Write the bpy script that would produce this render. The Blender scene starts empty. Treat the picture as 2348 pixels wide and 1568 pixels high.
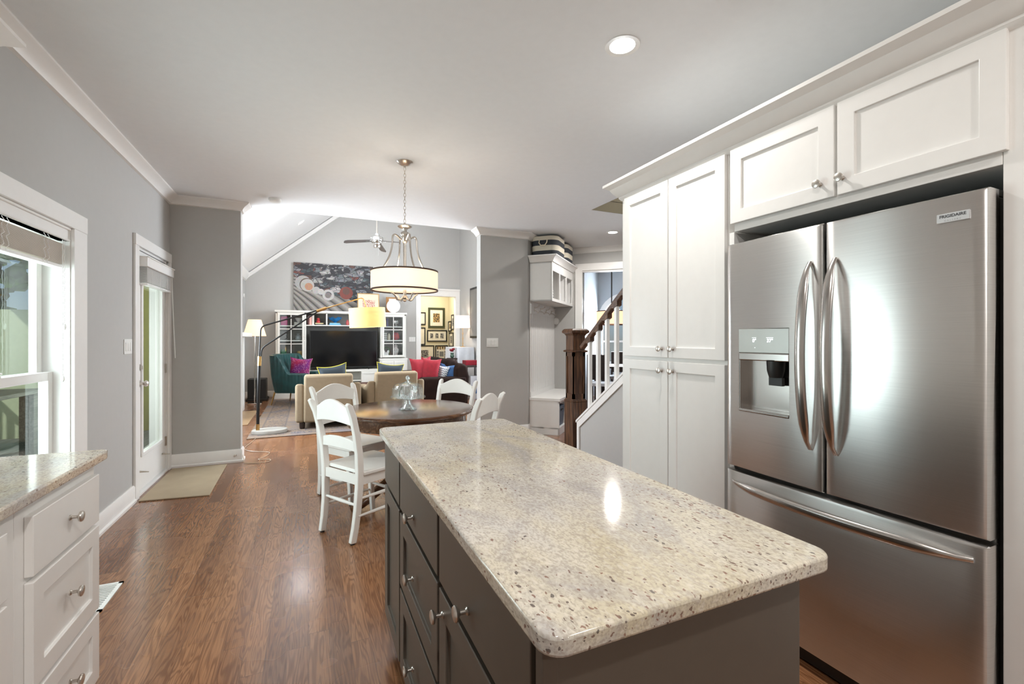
import bpy, bmesh, math, random
from mathutils import Vector, Matrix
random.seed(7)
S = bpy.context.scene
COL = S.collection
PI = math.pi

# ------------------------------------------------------------------ camera
cd = bpy.data.cameras.new('camera'); cam = bpy.data.objects.new('camera', cd); COL.objects.link(cam)
cam.location = (0, 0, 1.31); cam.rotation_euler = (math.radians(90), 0, math.radians(-24.06))
cd.sensor_width = 36; cd.lens = 16.0; cd.shift_y = -7/2348; cd.clip_start = 0.02; cd.clip_end = 200
S.camera = cam
# ------------------------------------------------------------------ view, world, sun
S.view_settings.view_transform = 'Standard'; S.view_settings.look = 'None'
S.view_settings.gamma = 1; S.view_settings.exposure = 0.3; S.view_settings.use_curve_mapping = False
S.cycles.use_denoising = True
S.cycles.max_bounces = 10; S.cycles.diffuse_bounces = 6; S.cycles.glossy_bounces = 5
S.cycles.transmission_bounces = 8; S.cycles.transparent_max_bounces = 12
S.cycles.caustics_reflective = False; S.cycles.caustics_refractive = False
S.cycles.sample_clamp_indirect = 6
w = bpy.data.worlds.new('world'); S.world = w; w.use_nodes = True
wn = w.node_tree; bgn = wn.nodes['Background']
sky = wn.nodes.new('ShaderNodeTexSky'); sky.sky_type = 'HOSEK_WILKIE'; sky.turbidity = 4
sky.sun_direction = (-0.5, -0.5, 0.7)
wn.links.new(sky.outputs[0], bgn.inputs[0]); bgn.inputs[1].default_value = 1.5

def light(name, kind, loc, power, color=(1, 1, 1), rot=(0, 0, 0), size=1, size_y=None, **k):
    l = bpy.data.lights.new(name, kind); l.energy = power; l.color = color
    if kind == 'AREA':
        l.size = size
        if size_y: l.shape = 'RECTANGLE'; l.size_y = size_y
        if k.get('disk'): l.shape = 'DISK'
        if 'spread' in k: l.spread = k['spread']
    elif kind in ('POINT', 'SPOT'): l.shadow_soft_size = size
    if kind == 'SUN': l.angle = size
    o = bpy.data.objects.new(name, l); COL.objects.link(o); o.location = loc; o.rotation_euler = rot
    return o
light('sun', 'SUN', (-8, 0, 9), 3.0, (1, .96, .88), (math.radians(28), math.radians(-38), 0), 0.02)
# daylight coming in through the windows and door; rear one is added fill
DAY = (0.86, 0.93, 1.0)
light('rear_fill_light', 'AREA', (0.6, -3.35, 1.45), 570, DAY, (math.radians(90), 0, PI), 2.6, 1.9)  # unseen source added for flat frontal light
light('daylight_sink_window', 'AREA', (-1.60, 2.80, 1.2), 42, DAY, (0, math.radians(-90), 0), 1.5, 1.1)
light('daylight_door', 'AREA', (-1.95, 5.0, 1.15), 16, DAY, (0, math.radians(-90), 0), 1.5, .6)
light('daylight_living_window', 'AREA', (-1.62, 7.0, 1.6), 200, DAY, (0, math.radians(-90), 0), 1.8, 1.5)
light('daylight_living_window', 'AREA', (3.9, 7.75, 2.15), 240, DAY, (0, math.radians(90), 0), 1.8, 1.6)

# ------------------------------------------------------------------ materials
def newmat(name):
    m = bpy.data.materials.new(name); m.use_nodes = True
    return m, m.node_tree, m.node_tree.nodes['Principled BSDF']
def N(nt, typ, **kw):
    n = nt.nodes.new(typ)
    for k, v in kw.items():
        if k in n.bl_rna.properties.keys(): setattr(n, k, v)
        else: n.inputs[k].default_value = v
    return n
def L(nt, a, b): nt.links.new(a, b)
def ramp(nt, stops, interp='LINEAR'):
    r = nt.nodes.new('ShaderNodeValToRGB'); r.color_ramp.interpolation = interp
    e = r.color_ramp.elements
    while len(e) > 1: e.remove(e[-1])
    e[0].position, e[0].color = stops[0][0], (*stops[0][1], 1)
    for p, c in stops[1:]:
        x = e.new(p); x.color = (*c, 1)
    return r
def obj_coord(nt, scale=(1, 1, 1), rot=(0, 0, 0), loc=(0, 0, 0)):
    t = nt.nodes.new('ShaderNodeTexCoord'); m = nt.nodes.new('ShaderNodeMapping')
    m.inputs['Scale'].default_value = scale; m.inputs['Rotation'].default_value = rot; m.inputs['Location'].default_value = loc
    L(nt, t.outputs['Object'], m.inputs['Vector']); return m.outputs[0]
def bump(nt, b, height, strength=.2, dist=.002):
    n = nt.nodes.new('ShaderNodeBump'); n.inputs['Strength'].default_value = strength; n.inputs['Distance'].default_value = dist
    L(nt, height, n.inputs['Height']); L(nt, n.outputs[0], b.inputs['Normal'])
def mixc(nt, fac, a, b, mode='MIX'):
    m = nt.nodes.new('ShaderNodeMix'); m.data_type = 'RGBA'; m.blend_type = mode
    for s, v in ((0, fac), (6, a), (7, b)):
        if hasattr(v, 'is_linked'): L(nt, v, m.inputs[s])
        else: m.inputs[s].default_value = v if s == 0 else (*v, 1)
    return m.outputs[2]
def mth(nt, op, a, b=0.0, c=None):
    m = nt.nodes.new('ShaderNodeMath'); m.operation = op
    for s, v in enumerate((a, b) if c is None else (a, b, c)):
        if hasattr(v, 'is_linked'): L(nt, v, m.inputs[s])
        else: m.inputs[s].default_value = v
    return m.outputs[0]
def plain(name, col, rough=.5, metal=0, noise=.03, nscale=20, bmp=0, bscale=200, **kw):
    m, nt, b = newmat(name)
    v = obj_coord(nt)
    n = N(nt, 'ShaderNodeTexNoise', Scale=nscale, Detail=3.0); L(nt, v, n.inputs['Vector'])
    lo = tuple(max(0, c*(1-noise)) for c in col); hi = tuple(min(1, c*(1+noise)) for c in col)
    r = ramp(nt, [(.3, lo), (.7, hi)]); L(nt, n.outputs[0], r.inputs[0]); L(nt, r.outputs[0], b.inputs['Base Color'])
    b.inputs['Roughness'].default_value = rough; b.inputs['Metallic'].default_value = metal
    for k, x in kw.items(): b.inputs[k.replace('_', ' ')].default_value = x
    if bmp:
        n2 = N(nt, 'ShaderNodeTexNoise', Scale=bscale, Detail=2.0); L(nt, v, n2.inputs['Vector']); bump(nt, b, n2.outputs[0], bmp)
    return m
def emis(name, col, st, base=(.8, .8, .8)):
    m, nt, b = newmat(name); b.inputs['Base Color'].default_value = (*base, 1)
    b.inputs['Emission Color'].default_value = (*col, 1); b.inputs['Emission Strength'].default_value = st
    b.inputs['Roughness'].default_value = .6; return m
def glass_pane(name, tint=(1, 1, 1), refl=.08):
    m, nt, b = newmat(name); nt.nodes.remove(b)
    o = nt.nodes['Material Output']; t = nt.nodes.new('ShaderNodeBsdfTransparent'); t.inputs[0].default_value = (*tint, 1)
    g = nt.nodes.new('ShaderNodeBsdfGlossy'); g.inputs['Roughness'].default_value = .02
    f = nt.nodes.new('ShaderNodeFresnel'); f.inputs[0].default_value = 1.45
    gm = nt.nodes.new('ShaderNodeNewGeometry'); fm = mth(nt, 'MULTIPLY', mth(nt, 'ADD', f.outputs[0], refl - .04), mth(nt, 'SUBTRACT', 1.0, gm.outputs['Backfacing']))
    x = nt.nodes.new('ShaderNodeMixShader'); L(nt, fm, x.inputs[0]); L(nt, t.outputs[0], x.inputs[1]); L(nt, g.outputs[0], x.inputs[2])
    L(nt, x.outputs[0], o.inputs[0]); return m

WALL = plain('wall_paint', (.46, .455, .44), .75, noise=.01, bmp=.05, bscale=400)
CEIL = plain('ceiling_paint', (.81, .83, .85), .85, noise=.01, bmp=.12, bscale=260)
TRIM = plain('trim_paint', (.83, .82, .80), .35, noise=.01)
CAB = plain('cabinet_paint', (.80, .79, .77), .32, noise=.01)
CHAIRW = plain('chair_paint', (.84, .83, .80), .3, noise=.01)
TAUPE = plain('island_paint', (.092, .078, .063), .38, noise=.03)
YELLOW = plain('gallery_wall_paint', (.66, .59, .39), .8, noise=.01)
BLUEW = plain('dining_wall_paint', (.42, .46, .50), .8, noise=.01)
OLIVE = plain('stairwell_paint', (.30, .27, .20), .8, noise=.01)
NICKEL = plain('brushed_nickel', (.62, .58, .53), .28, 1, noise=.05, nscale=80)
CHROME = plain('polished_chrome', (.75, .74, .72), .1, 1)
BRASS = plain('aged_brass', (.55, .34, .13), .3, 1)
BLACKM = plain('black_metal', (.012, .012, .012), .4, .3)
BLACK = plain('black_plastic', (.01, .01, .01), .45)
SCREEN = plain('screen_glass', (.004, .004, .005), .12)
DARKW = plain('espresso_wood', (.025, .014, .010), .35, noise=.2)
WHITEP = plain('white_plastic', (.82, .82, .80), .35)
BROWNV = plain('brown_velvet', (.013, .006, .004), .9, noise=.25, nscale=9, Specular_IOR_Level=.15)
BEIGE = plain('beige_slipcover', (.29, .23, .15), .9, noise=.05, bmp=.2, bscale=500)
RED = plain('red_velvet', (.22, .0005, .010), .8, noise=.15, Sheen_Weight=.05)
BLUEV = plain('blue_velvet', (.02, .07, .18), .8, noise=.2, Sheen_Weight=.05)
DKBLUE = plain('slate_fabric', (.02, .032, .045), .8)
YEL = plain('yellow_piping', (.60, .55, .06), .7)
GREENV = plain('emerald_velvet', (.0015, .040, .040), .55, noise=.35, nscale=6, Sheen_Weight=.03)
CREAM = plain('cream_fabric', (.68, .60, .46), .85)
MARBLE = plain('white_marble', (.42, .41, .38), .3, noise=.12, nscale=6)
CLOTHW = plain('white_cloth', (.70, .72, .76), .85)
GREYBACK = plain('media_back_panel', (.20, .195, .18), .7)
MEDIA = plain('media_paint', (.74, .73, .68), .4, noise=.01)
MAT_ = plain('woven_mat', (.42, .34, .235), .95, noise=.06, nscale=4, bmp=.6, bscale=700)
DOORGLASS = glass_pane('door_glass', (.93, .95, .90), .10)
PANE = glass_pane('window_glass', (.92, .97, .94), .10)
CABGLASS = glass_pane('cabinet_glass', (.93, .95, .95), .10)
LENS = emis('lamp_lens', (1, .96, .9), 9)
BULB = emis('bulb_glass', (1, .80, .52), 6)

def wood_floor():
    m, nt, b = newmat('oak_floor')
    t = nt.nodes.new('ShaderNodeTexCoord'); sx = nt.nodes.new('ShaderNodeSeparateXYZ'); L(nt, t.outputs['Object'], sx.inputs[0])
    X, Y = sx.outputs[0], sx.outputs[1]
    W, LN = .082, 1.15
    xr = mth(nt, 'DIVIDE', X, W); row = mth(nt, 'FLOOR', xr); fx = mth(nt, 'SUBTRACT', xr, row)
    wn1 = N(nt, 'ShaderNodeTexWhiteNoise', noise_dimensions='1D'); L(nt, row, wn1.inputs['W'])
    yo = mth(nt, 'ADD', mth(nt, 'DIVIDE', Y, LN), mth(nt, 'MULTIPLY', wn1.outputs[0], 7.0))
    seg = mth(nt, 'FLOOR', yo); fy = mth(nt, 'SUBTRACT', yo, seg)
    cb = nt.nodes.new('ShaderNodeCombineXYZ'); L(nt, row, cb.inputs[0]); L(nt, seg, cb.inputs[1])
    wn2 = N(nt, 'ShaderNodeTexWhiteNoise', noise_dimensions='3D'); L(nt, cb.outputs[0], wn2.inputs['Vector'])
    rnd = wn2.outputs[0]
    # grain coordinates, shifted per plank
    gx = mth(nt, 'ADD', X, mth(nt, 'MULTIPLY', rnd, 3.7)); gy = mth(nt, 'ADD', Y, mth(nt, 'MULTIPLY', rnd, 9.1))
    cg = nt.nodes.new('ShaderNodeCombineXYZ'); L(nt, mth(nt, 'MULTIPLY', gx, 14.0), cg.inputs[0]); L(nt, mth(nt, 'MULTIPLY', gy, 1.3), cg.inputs[1])
    n1 = N(nt, 'ShaderNodeTexNoise', Scale=1.2, Detail=2.0, Distortion=.4); L(nt, cg.outputs[0], n1.inputs['Vector'])
    rings = mth(nt, 'SINE', mth(nt, 'MULTIPLY', n1.outputs[0], 85.0))
    cg2 = nt.nodes.new('ShaderNodeCombineXYZ'); L(nt, mth(nt, 'MULTIPLY', gx, 260.0), cg2.inputs[0]); L(nt, mth(nt, 'MULTIPLY', gy, 7.0), cg2.inputs[1])
    n2 = N(nt, 'ShaderNodeTexNoise', Scale=1.0, Detail=4.0); L(nt, cg2.outputs[0], n2.inputs['Vector'])
    base = ramp(nt, [(0, (.21, .090, .040)), (.35, (.275, .125, .057)), (.7, (.345, .165, .078)), (1, (.235, .10, .044))]); L(nt, rnd, base.inputs[0])
    dark = mixc(nt, 1.0, base.outputs[0], (.46, .38, .33), 'MULTIPLY')
    gf = ramp(nt, [(.35, (0, 0, 0)), (.95, (1, 1, 1))]); L(nt, mth(nt, 'ADD', mth(nt, 'MULTIPLY', rings, .5), .5), gf.inputs[0])
    c1 = mixc(nt, mth(nt, 'MULTIPLY', gf.outputs[0], .72), base.outputs[0], dark)
    pf = ramp(nt, [(.40, (1, 1, 1)), (.56, (0, 0, 0))]); L(nt, n2.outputs[0], pf.inputs[0])
    c2 = mixc(nt, mth(nt, 'MULTIPLY', pf.outputs[0], .45), c1, dark)
    ex = mth(nt, 'LESS_THAN', mth(nt, 'ABSOLUTE', mth(nt, 'SUBTRACT', fx, .5)), .488)
    ey = mth(nt, 'LESS_THAN', mth(nt, 'ABSOLUTE', mth(nt, 'SUBTRACT', fy, .5)), .499)
    ok = mth(nt, 'MULTIPLY', ex, ey)
    c3 = mixc(nt, mth(nt, 'MULTIPLY_ADD', ok, .55, .45), (.05, .022, .012), c2)
    L(nt, c3, b.inputs['Base Color'])
    n3 = N(nt, 'ShaderNodeTexNoise', Scale=1.6, Detail=3.0); L(nt, t.outputs['Object'], n3.inputs['Vector'])
    rr = ramp(nt, [(.3, (.20, .20, .20)), (.75, (.34, .34, .34))]); L(nt, n3.outputs[0], rr.inputs[0]); L(nt, rr.outputs[0], b.inputs['Roughness'])
    h = mth(nt, 'ADD', mth(nt, 'MULTIPLY', n2.outputs[0], .35), mth(nt, 'ADD', ok, mth(nt, 'MULTIPLY', rnd, .3)))
    bump(nt, b, h, .22, .0015)
    b.inputs['Coat Weight'].default_value = .4; b.inputs['Coat Roughness'].default_value = .2
    return m
FLOOR = wood_floor()

def wood(name, c0, c1, rough=.35, scale=1.0, axis=2):
    m, nt, b = newmat(name)
    sc = [30*scale]*3; sc[axis] = 2*scale
    v = obj_coord(nt, tuple(sc))
    n = N(nt, 'ShaderNodeTexNoise', Scale=1.0, Detail=4.0, Distortion=.6); L(nt, v, n.inputs['Vector'])
    s = mth(nt, 'MULTIPLY_ADD', mth(nt, 'SINE', mth(nt, 'MULTIPLY', n.outputs[0], 22.0)), .5, .5)
    r = ramp(nt, [(0, c0), (1, c1)]); L(nt, s, r.inputs[0]); L(nt, r.outputs[0], b.inputs['Base Color'])
    b.inputs['Roughness'].default_value = rough; return m
OAKD = wood('dark_oak', (.045, .018, .008), (.135, .060, .026), .32)
TABLEW = wood('table_walnut', (.085, .036, .016), (.17, .085, .042), .16, .8, axis=0)
RAILW = wood('rail_oak', (.06, .028, .016), (.12, .06, .036), .3, axis=1)
GREYWOOD = wood('weathered_wood', (.10, .105, .085), (.17, .17, .14), .8, axis=1)

def granite(name, along=1, big=1.0, light_lift=1.0):
    m, nt, b = newmat(name)
    st = [1.0, 1.0, 1.0]; st[along] = .55
    v = obj_coord(nt, tuple(st), (0, 0, math.radians(18)))
    def ns(sc, d=4.0, dist=0.0, loc=0.0):
        n = N(nt, 'ShaderNodeTexNoise', Scale=sc, Detail=d, Distortion=dist)
        mp = nt.nodes.new('ShaderNodeMapping'); mp.inputs['Location'].default_value = (loc, loc*1.7, loc*.6); L(nt, v, mp.inputs[0]); L(nt, mp.outputs[0], n.inputs['Vector']); return n.outputs[0]
    a = ramp(nt, [(.35, (.49*light_lift, .435*light_lift, .32*light_lift)), (.50, (.56*light_lift, .515*light_lift, .42*light_lift)), (.63, (.54*light_lift, .515*light_lift, .475*light_lift))]); L(nt, ns(3.2*big, 5.0, 1.0), a.inputs[0])
    g = ramp(nt, [(.47, (0, 0, 0)), (.68, (1, 1, 1))]); L(nt, ns(5.5, 5.0, 1.5, 4.0), g.inputs[0])
    c = mixc(nt, mth(nt, 'MULTIPLY', g.outputs[0], .8), a.outputs[0], (.345*light_lift, .33*light_lift, .33*light_lift))
    f1 = ramp(nt, [(.44, (0, 0, 0)), (.60, (1, 1, 1))]); L(nt, ns(230, 4.0, 0, 9.0), f1.inputs[0])
    c = mixc(nt, mth(nt, 'MULTIPLY', f1.outputs[0], .5), c, (.27, .23, .19))
    f3 = ramp(nt, [(.52, (0, 0, 0)), (.66, (1, 1, 1))]); L(nt, ns(95, 4.0, .5, 2.0), f3.inputs[0])
    c = mixc(nt, mth(nt, 'MULTIPLY', f3.outputs[0], .35), c, (.68, .64, .57))
    # sparse dark garnet flecks, gathered in patches
    vo = N(nt, 'ShaderNodeTexVoronoi', Scale=140.0); vo.inputs['Randomness'].default_value = 1.0
    nd = N(nt, 'ShaderNodeTexNoise', Scale=90.0, Detail=2.0); L(nt, v, nd.inputs['Vector'])
    vv = nt.nodes.new('ShaderNodeVectorMath'); vv.operation = 'MULTIPLY_ADD'; L(nt, nd.outputs[1], vv.inputs[0]); vv.inputs[1].default_value = (.012,)*3; L(nt, v, vv.inputs[2])
    L(nt, vv.outputs[0], vo.inputs['Vector'])
    cell = N(nt, 'ShaderNodeSeparateColor'); L(nt, vo.outputs['Color'], cell.inputs[0])
    patch = ns(4.0, 3.0, .6, 12.0)
    thr = mth(nt, 'MULTIPLY_ADD', patch, 3.4, -1.35)
    spot = mth(nt, 'LESS_THAN', vo.outputs['Distance'], mth(nt, 'MULTIPLY', cell.outputs[0], .46))
    on = mth(nt, 'MULTIPLY', spot, mth(nt, 'LESS_THAN', cell.outputs[1], thr))
    fc = mixc(nt, cell.outputs[2], (.045, .035, .035), (.20, .09, .06))
    c = mixc(nt, mth(nt, 'MULTIPLY', on, .8), c, fc)
    L(nt, c, b.inputs['Base Color']); b.inputs['Roughness'].default_value = .09; b.inputs['IOR'].default_value = 1.5
    return m
GRANITE = granite('granite_island'); GRANITE_LIT = granite('granite_counter_lit', 1, 1.3, 1.28)  # counter copy is lightened: window light painted into the stone colour

def steel(name, col=(.70, .69, .675), rough=.29, an=.92, along='y'):
    m, nt, b = newmat(name)
    b.inputs['Metallic'].default_value = 1; b.inputs['Roughness'].default_value = rough
    b.inputs['Anisotropic'].default_value = an; b.inputs['Anisotropic Rotation'].default_value = .25
    tg = nt.nodes.new('ShaderNodeTangent'); tg.direction_type = 'RADIAL'; tg.axis = 'Z'; L(nt, tg.outputs[0], b.inputs['Tangent'])
    v = obj_coord(nt, (3, 3, 900))
    n = N(nt, 'ShaderNodeTexNoise', Scale=1.0, Detail=3.0); L(nt, v, n.inputs['Vector'])
    r = ramp(nt, [(.3, tuple(c*.93 for c in col)), (.7, tuple(min(1, c*1.05) for c in col))]); L(nt, n.outputs[0], r.inputs[0]); L(nt, r.outputs[0], b.inputs['Base Color'])
    bump(nt, b, n.outputs[0], .04, .0005); return m
STEEL = steel('brushed_steel'); STEELD = plain('fridge_side_grey', (.20, .195, .185), .4, .6)
HANDLE = plain('handle_steel', (.55, .53, .51), .22, 1, noise=.02)

def stripes(name, c0, c1, freq, axis=2, off=0., rough=.85):
    m, nt, b = newmat(name); t = nt.nodes.new('ShaderNodeTexCoord'); s = nt.nodes.new('ShaderNodeSeparateXYZ'); L(nt, t.outputs['Object'], s.inputs[0])
    f = mth(nt, 'FRACT', mth(nt, 'MULTIPLY_ADD', s.outputs[axis], freq, off)); g = mth(nt, 'GREATER_THAN', f, .5)
    L(nt, mixc(nt, g, c0, c1), b.inputs['Base Color']); b.inputs['Roughness'].default_value = rough; return m
BASKET = stripes('striped_canvas', (.035, .04, .05), (.62, .57, .47), 7.0, 2, 0.0)
def spots(name, c0, c1, scale, thr=.3, rough=.85, c2=None):
    m, nt, b = newmat(name); v = obj_coord(nt)
    vo = N(nt, 'ShaderNodeTexVoronoi', Scale=scale); L(nt, v, vo.inputs['Vector'])
    g = mth(nt, 'LESS_THAN', vo.outputs['Distance'], thr)
    base = c0
    if c2:
        n = N(nt, 'ShaderNodeTexNoise', Scale=5.0); L(nt, v, n.inputs['Vector']); r = ramp(nt, [(.4, c0), (.6, c2)]); L(nt, n.outputs[0], r.inputs[0]); base = r.outputs[0]
    L(nt, mixc(nt, g, base, c1), b.inputs['Base Color']); b.inputs['Roughness'].default_value = rough; return m
PINKS = spots('magenta_dot_fabric', (.26, .005, .05), (.42, .18, .28), 42, .30, c2=(.13, .01, .13))
REDART = spots('red_floral_print', (.62, .50, .40), (.36, .03, .02), 55, .42)
def chevron(name, c0, c1, fx=14., fz=10., rough=.85, ax=0):
    m, nt, b = newmat(name); t = nt.nodes.new('ShaderNodeTexCoord'); s = nt.nodes.new('ShaderNodeSeparateXYZ'); L(nt, t.outputs['Object'], s.inputs[0])
    zz = mth(nt, 'PINGPONG', mth(nt, 'MULTIPLY', s.outputs[ax], fx), .5)
    f = mth(nt, 'FRACT', mth(nt, 'ADD', mth(nt, 'MULTIPLY', s.outputs[2], fz), zz)); g = mth(nt, 'GREATER_THAN', f, .5)
    L(nt, mixc(nt, g, c0, c1), b.inputs['Base Color']); b.inputs['Roughness'].default_value = rough; return m
CHEV = chevron('chevron_fabric', (.14, .17, .22), (.62, .62, .60), 22, 26)

def rug_mat():
    # faded field with a darker figured border
    m, nt, b = newmat('faded_rug'); t = nt.nodes.new('ShaderNodeTexCoord'); s = nt.nodes.new('ShaderNodeSeparateXYZ'); L(nt, t.outputs['Object'], s.inputs[0])
    v = obj_coord(nt)
    n = N(nt, 'ShaderNodeTexNoise', Scale=1.7, Detail=4.0); L(nt, v, n.inputs['Vector'])
    base = ramp(nt, [(.35, (.20, .15, .115)), (.5, (.235, .17, .115)), (.65, (.16, .15, .17))]); L(nt, n.outputs[0], base.inputs[0])
    n2 = N(nt, 'ShaderNodeTexNoise', Scale=6.5, Detail=3.0, Distortion=3.0); L(nt, v, n2.inputs['Vector'])
    fig = ramp(nt, [(.455, (0, 0, 0)), (.475, (1, 1, 1)), (.515, (1, 1, 1)), (.535, (0, 0, 0))]); L(nt, n2.outputs[0], fig.inputs[0])
    hx, hy = 1.245, 2.05
    dx = mth(nt, 'SUBTRACT', hx, mth(nt, 'ABSOLUTE', s.outputs[0])); dy = mth(nt, 'SUBTRACT', hy, mth(nt, 'ABSOLUTE', s.outputs[1]))
    dd = mth(nt, 'MINIMUM', dx, dy)
    band = mth(nt, 'MULTIPLY', mth(nt, 'GREATER_THAN', dd, .12), mth(nt, 'LESS_THAN', dd, .42))
    line = mth(nt, 'LESS_THAN', mth(nt, 'ABSOLUTE', mth(nt, 'SUBTRACT', mth(nt, 'ABSOLUTE', mth(nt, 'SUBTRACT', dd, .27)), .15)), .012)
    st = mth(nt, 'MULTIPLY', fig.outputs[0], mth(nt, 'MULTIPLY_ADD', band, .75, .25))
    st = mth(nt, 'MAXIMUM', st, mth(nt, 'MULTIPLY', line, .5))
    L(nt, mixc(nt, st, base.outputs[0], (.07, .07, .09)), b.inputs['Base Color']); b.inputs['Roughness'].default_value = .95
    return m
RUG = rug_mat()

def art_mat():
    # an abstract of grey and rust shards over sweeping grey folds
    m, nt, b = newmat('abstract_painting'); v = obj_coord(nt)
    mp = nt.nodes.new('ShaderNodeMapping'); mp.inputs['Scale'].default_value = (1, 1, 2.4); mp.inputs['Rotation'].default_value = (0, math.radians(-28), 0); L(nt, v, mp.inputs[0])
    nz = N(nt, 'ShaderNodeTexNoise', Scale=3.0, Detail=2.0); L(nt, v, nz.inputs['Vector'])
    def shard(rot, sc, vs, seed):
        mq = nt.nodes.new('ShaderNodeMapping'); mq.inputs['Scale'].default_value = (sc[0], 0.0, sc[1]); mq.inputs['Rotation'].default_value = (0, math.radians(rot), 0); mq.inputs['Location'].default_value = (seed, 0, seed); L(nt, v, mq.inputs[0])
        q = N(nt, 'ShaderNodeTexVoronoi', Scale=vs, distance='MANHATTAN'); L(nt, mq.outputs[0], q.inputs['Vector'])
        e = N(nt, 'ShaderNodeTexVoronoi', Scale=vs, feature='DISTANCE_TO_EDGE'); L(nt, mq.outputs[0], e.inputs['Vector'])
        k = nt.nodes.new('ShaderNodeSeparateColor'); L(nt, q.outputs['Color'], k.inputs[0]); return k, q.outputs['Distance'], e.outputs['Distance']
    k1, d1, e1 = shard(-28, (1.0, 2.1), 5.0, 0.3)
    k2, d2, e2 = shard(52, (1.0, 2.3), 5.5, 4.1)
    cols = [(0, (.025, .025, .03)), (.16, (.17, .19, .20)), (.30, (.06, .09, .10)), (.42, (.30, .29, .29)), (.54, (.20, .05, .035)), (.60, (.045, .045, .05)), (.72, (.22, .23, .25)), (.82, (.12, .055, .04)), (.88, (.03, .03, .035)), (.95, (.42, .41, .40))]
    r = ramp(nt, cols, 'CONSTANT'); L(nt, k1.outputs[0], r.inputs[0]); r2 = ramp(nt, cols, 'CONSTANT'); L(nt, k2.outputs[1], r2.inputs[0])
    shards = mixc(nt, .30, mixc(nt, mth(nt, 'GREATER_THAN', nz.outputs[0], .5), r.outputs[0], r2.outputs[0]), mixc(nt, mth(nt, 'MINIMUM', mth(nt, 'MULTIPLY', d1, 2.2), 1.0), (.5, .5, .5), (.02, .02, .025)))
    ed = mth(nt, 'MULTIPLY', mth(nt, 'GREATER_THAN', mth(nt, 'MINIMUM', e1, e2), .028), 1.0)
    shards = mixc(nt, ed, (.02, .02, .025), shards)
    s = nt.nodes.new('ShaderNodeSeparateXYZ'); L(nt, v, s.inputs[0])
    X = mth(nt, 'ADD', s.outputs[0], 1.1); Z = mth(nt, 'SUBTRACT', s.outputs[2], .75)
    ang = mth(nt, 'ARCTAN2', Z, mth(nt, 'ADD', X, .25))
    fold = mth(nt, 'FRACT', mth(nt, 'MULTIPLY_ADD', ang, 7.0, mth(nt, 'MULTIPLY', X, 1.6)))
    fr = ramp(nt, [(0, (.03, .03, .03)), (.15, (.12, .11, .10)), (.6, (.30, .28, .26)), (.92, (.16, .15, .14)), (1, (.03, .03, .03))]); L(nt, fold, fr.inputs[0])
    cut = mth(nt, 'GREATER_THAN', mth(nt, 'ADD', s.outputs[2], mth(nt, 'MULTIPLY', s.outputs[0], .42)), mth(nt, 'MULTIPLY_ADD', mth(nt, 'SINE', mth(nt, 'MULTIPLY', s.outputs[0], 5.0)), .05, .40))
    c = mixc(nt, cut, fr.outputs[0], shards)
    # pale ring shapes
    def ring(c, cx, cz, r0, r1, col, sx=1.):
        d = mth(nt, 'SQRT', mth(nt, 'ADD', mth(nt, 'POWER', mth(nt, 'MULTIPLY', mth(nt, 'SUBTRACT', s.outputs[0], cx), sx), 2.0), mth(nt, 'POWER', mth(nt, 'SUBTRACT', s.outputs[2], cz), 2.0)))
        g = mth(nt, 'MULTIPLY', mth(nt, 'LESS_THAN', d, r1), mth(nt, 'GREATER_THAN', d, r0)); return mixc(nt, g, c, col)
    for a in ((-.68, .66, .0, .17, (.32, .31, .30)), (-.60, .62, .0, .155, (.08, .06, .05)), (-.59, .61, 0, .145, (.36, .35, .33)), (-.56, .58, 0, .085, (.36, .19, .12)), (-.40, .50, 0, .085, (.34, .33, .32)), (-.30, .47, 0, .07, (.40, .38, .37)), (-.14, .40, .075, .13, (.38, .37, .36)), (-.14, .40, 0, .06, (.16, .14, .14)), (.26, .46, .0, .15, (.16, .04, .03)), (.26, .50, .0, .08, (.10, .05, .04))): c = ring(c, *a)
    n = N(nt, 'ShaderNodeTexNoise', Scale=30.0, Detail=3.0); L(nt, v, n.inputs['Vector'])
    L(nt, mixc(nt, .25, c, n.outputs[1], 'OVERLAY'), b.inputs['Base Color']); b.inputs['Roughness'].default_value = .6
    return m
ART = art_mat()

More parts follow.
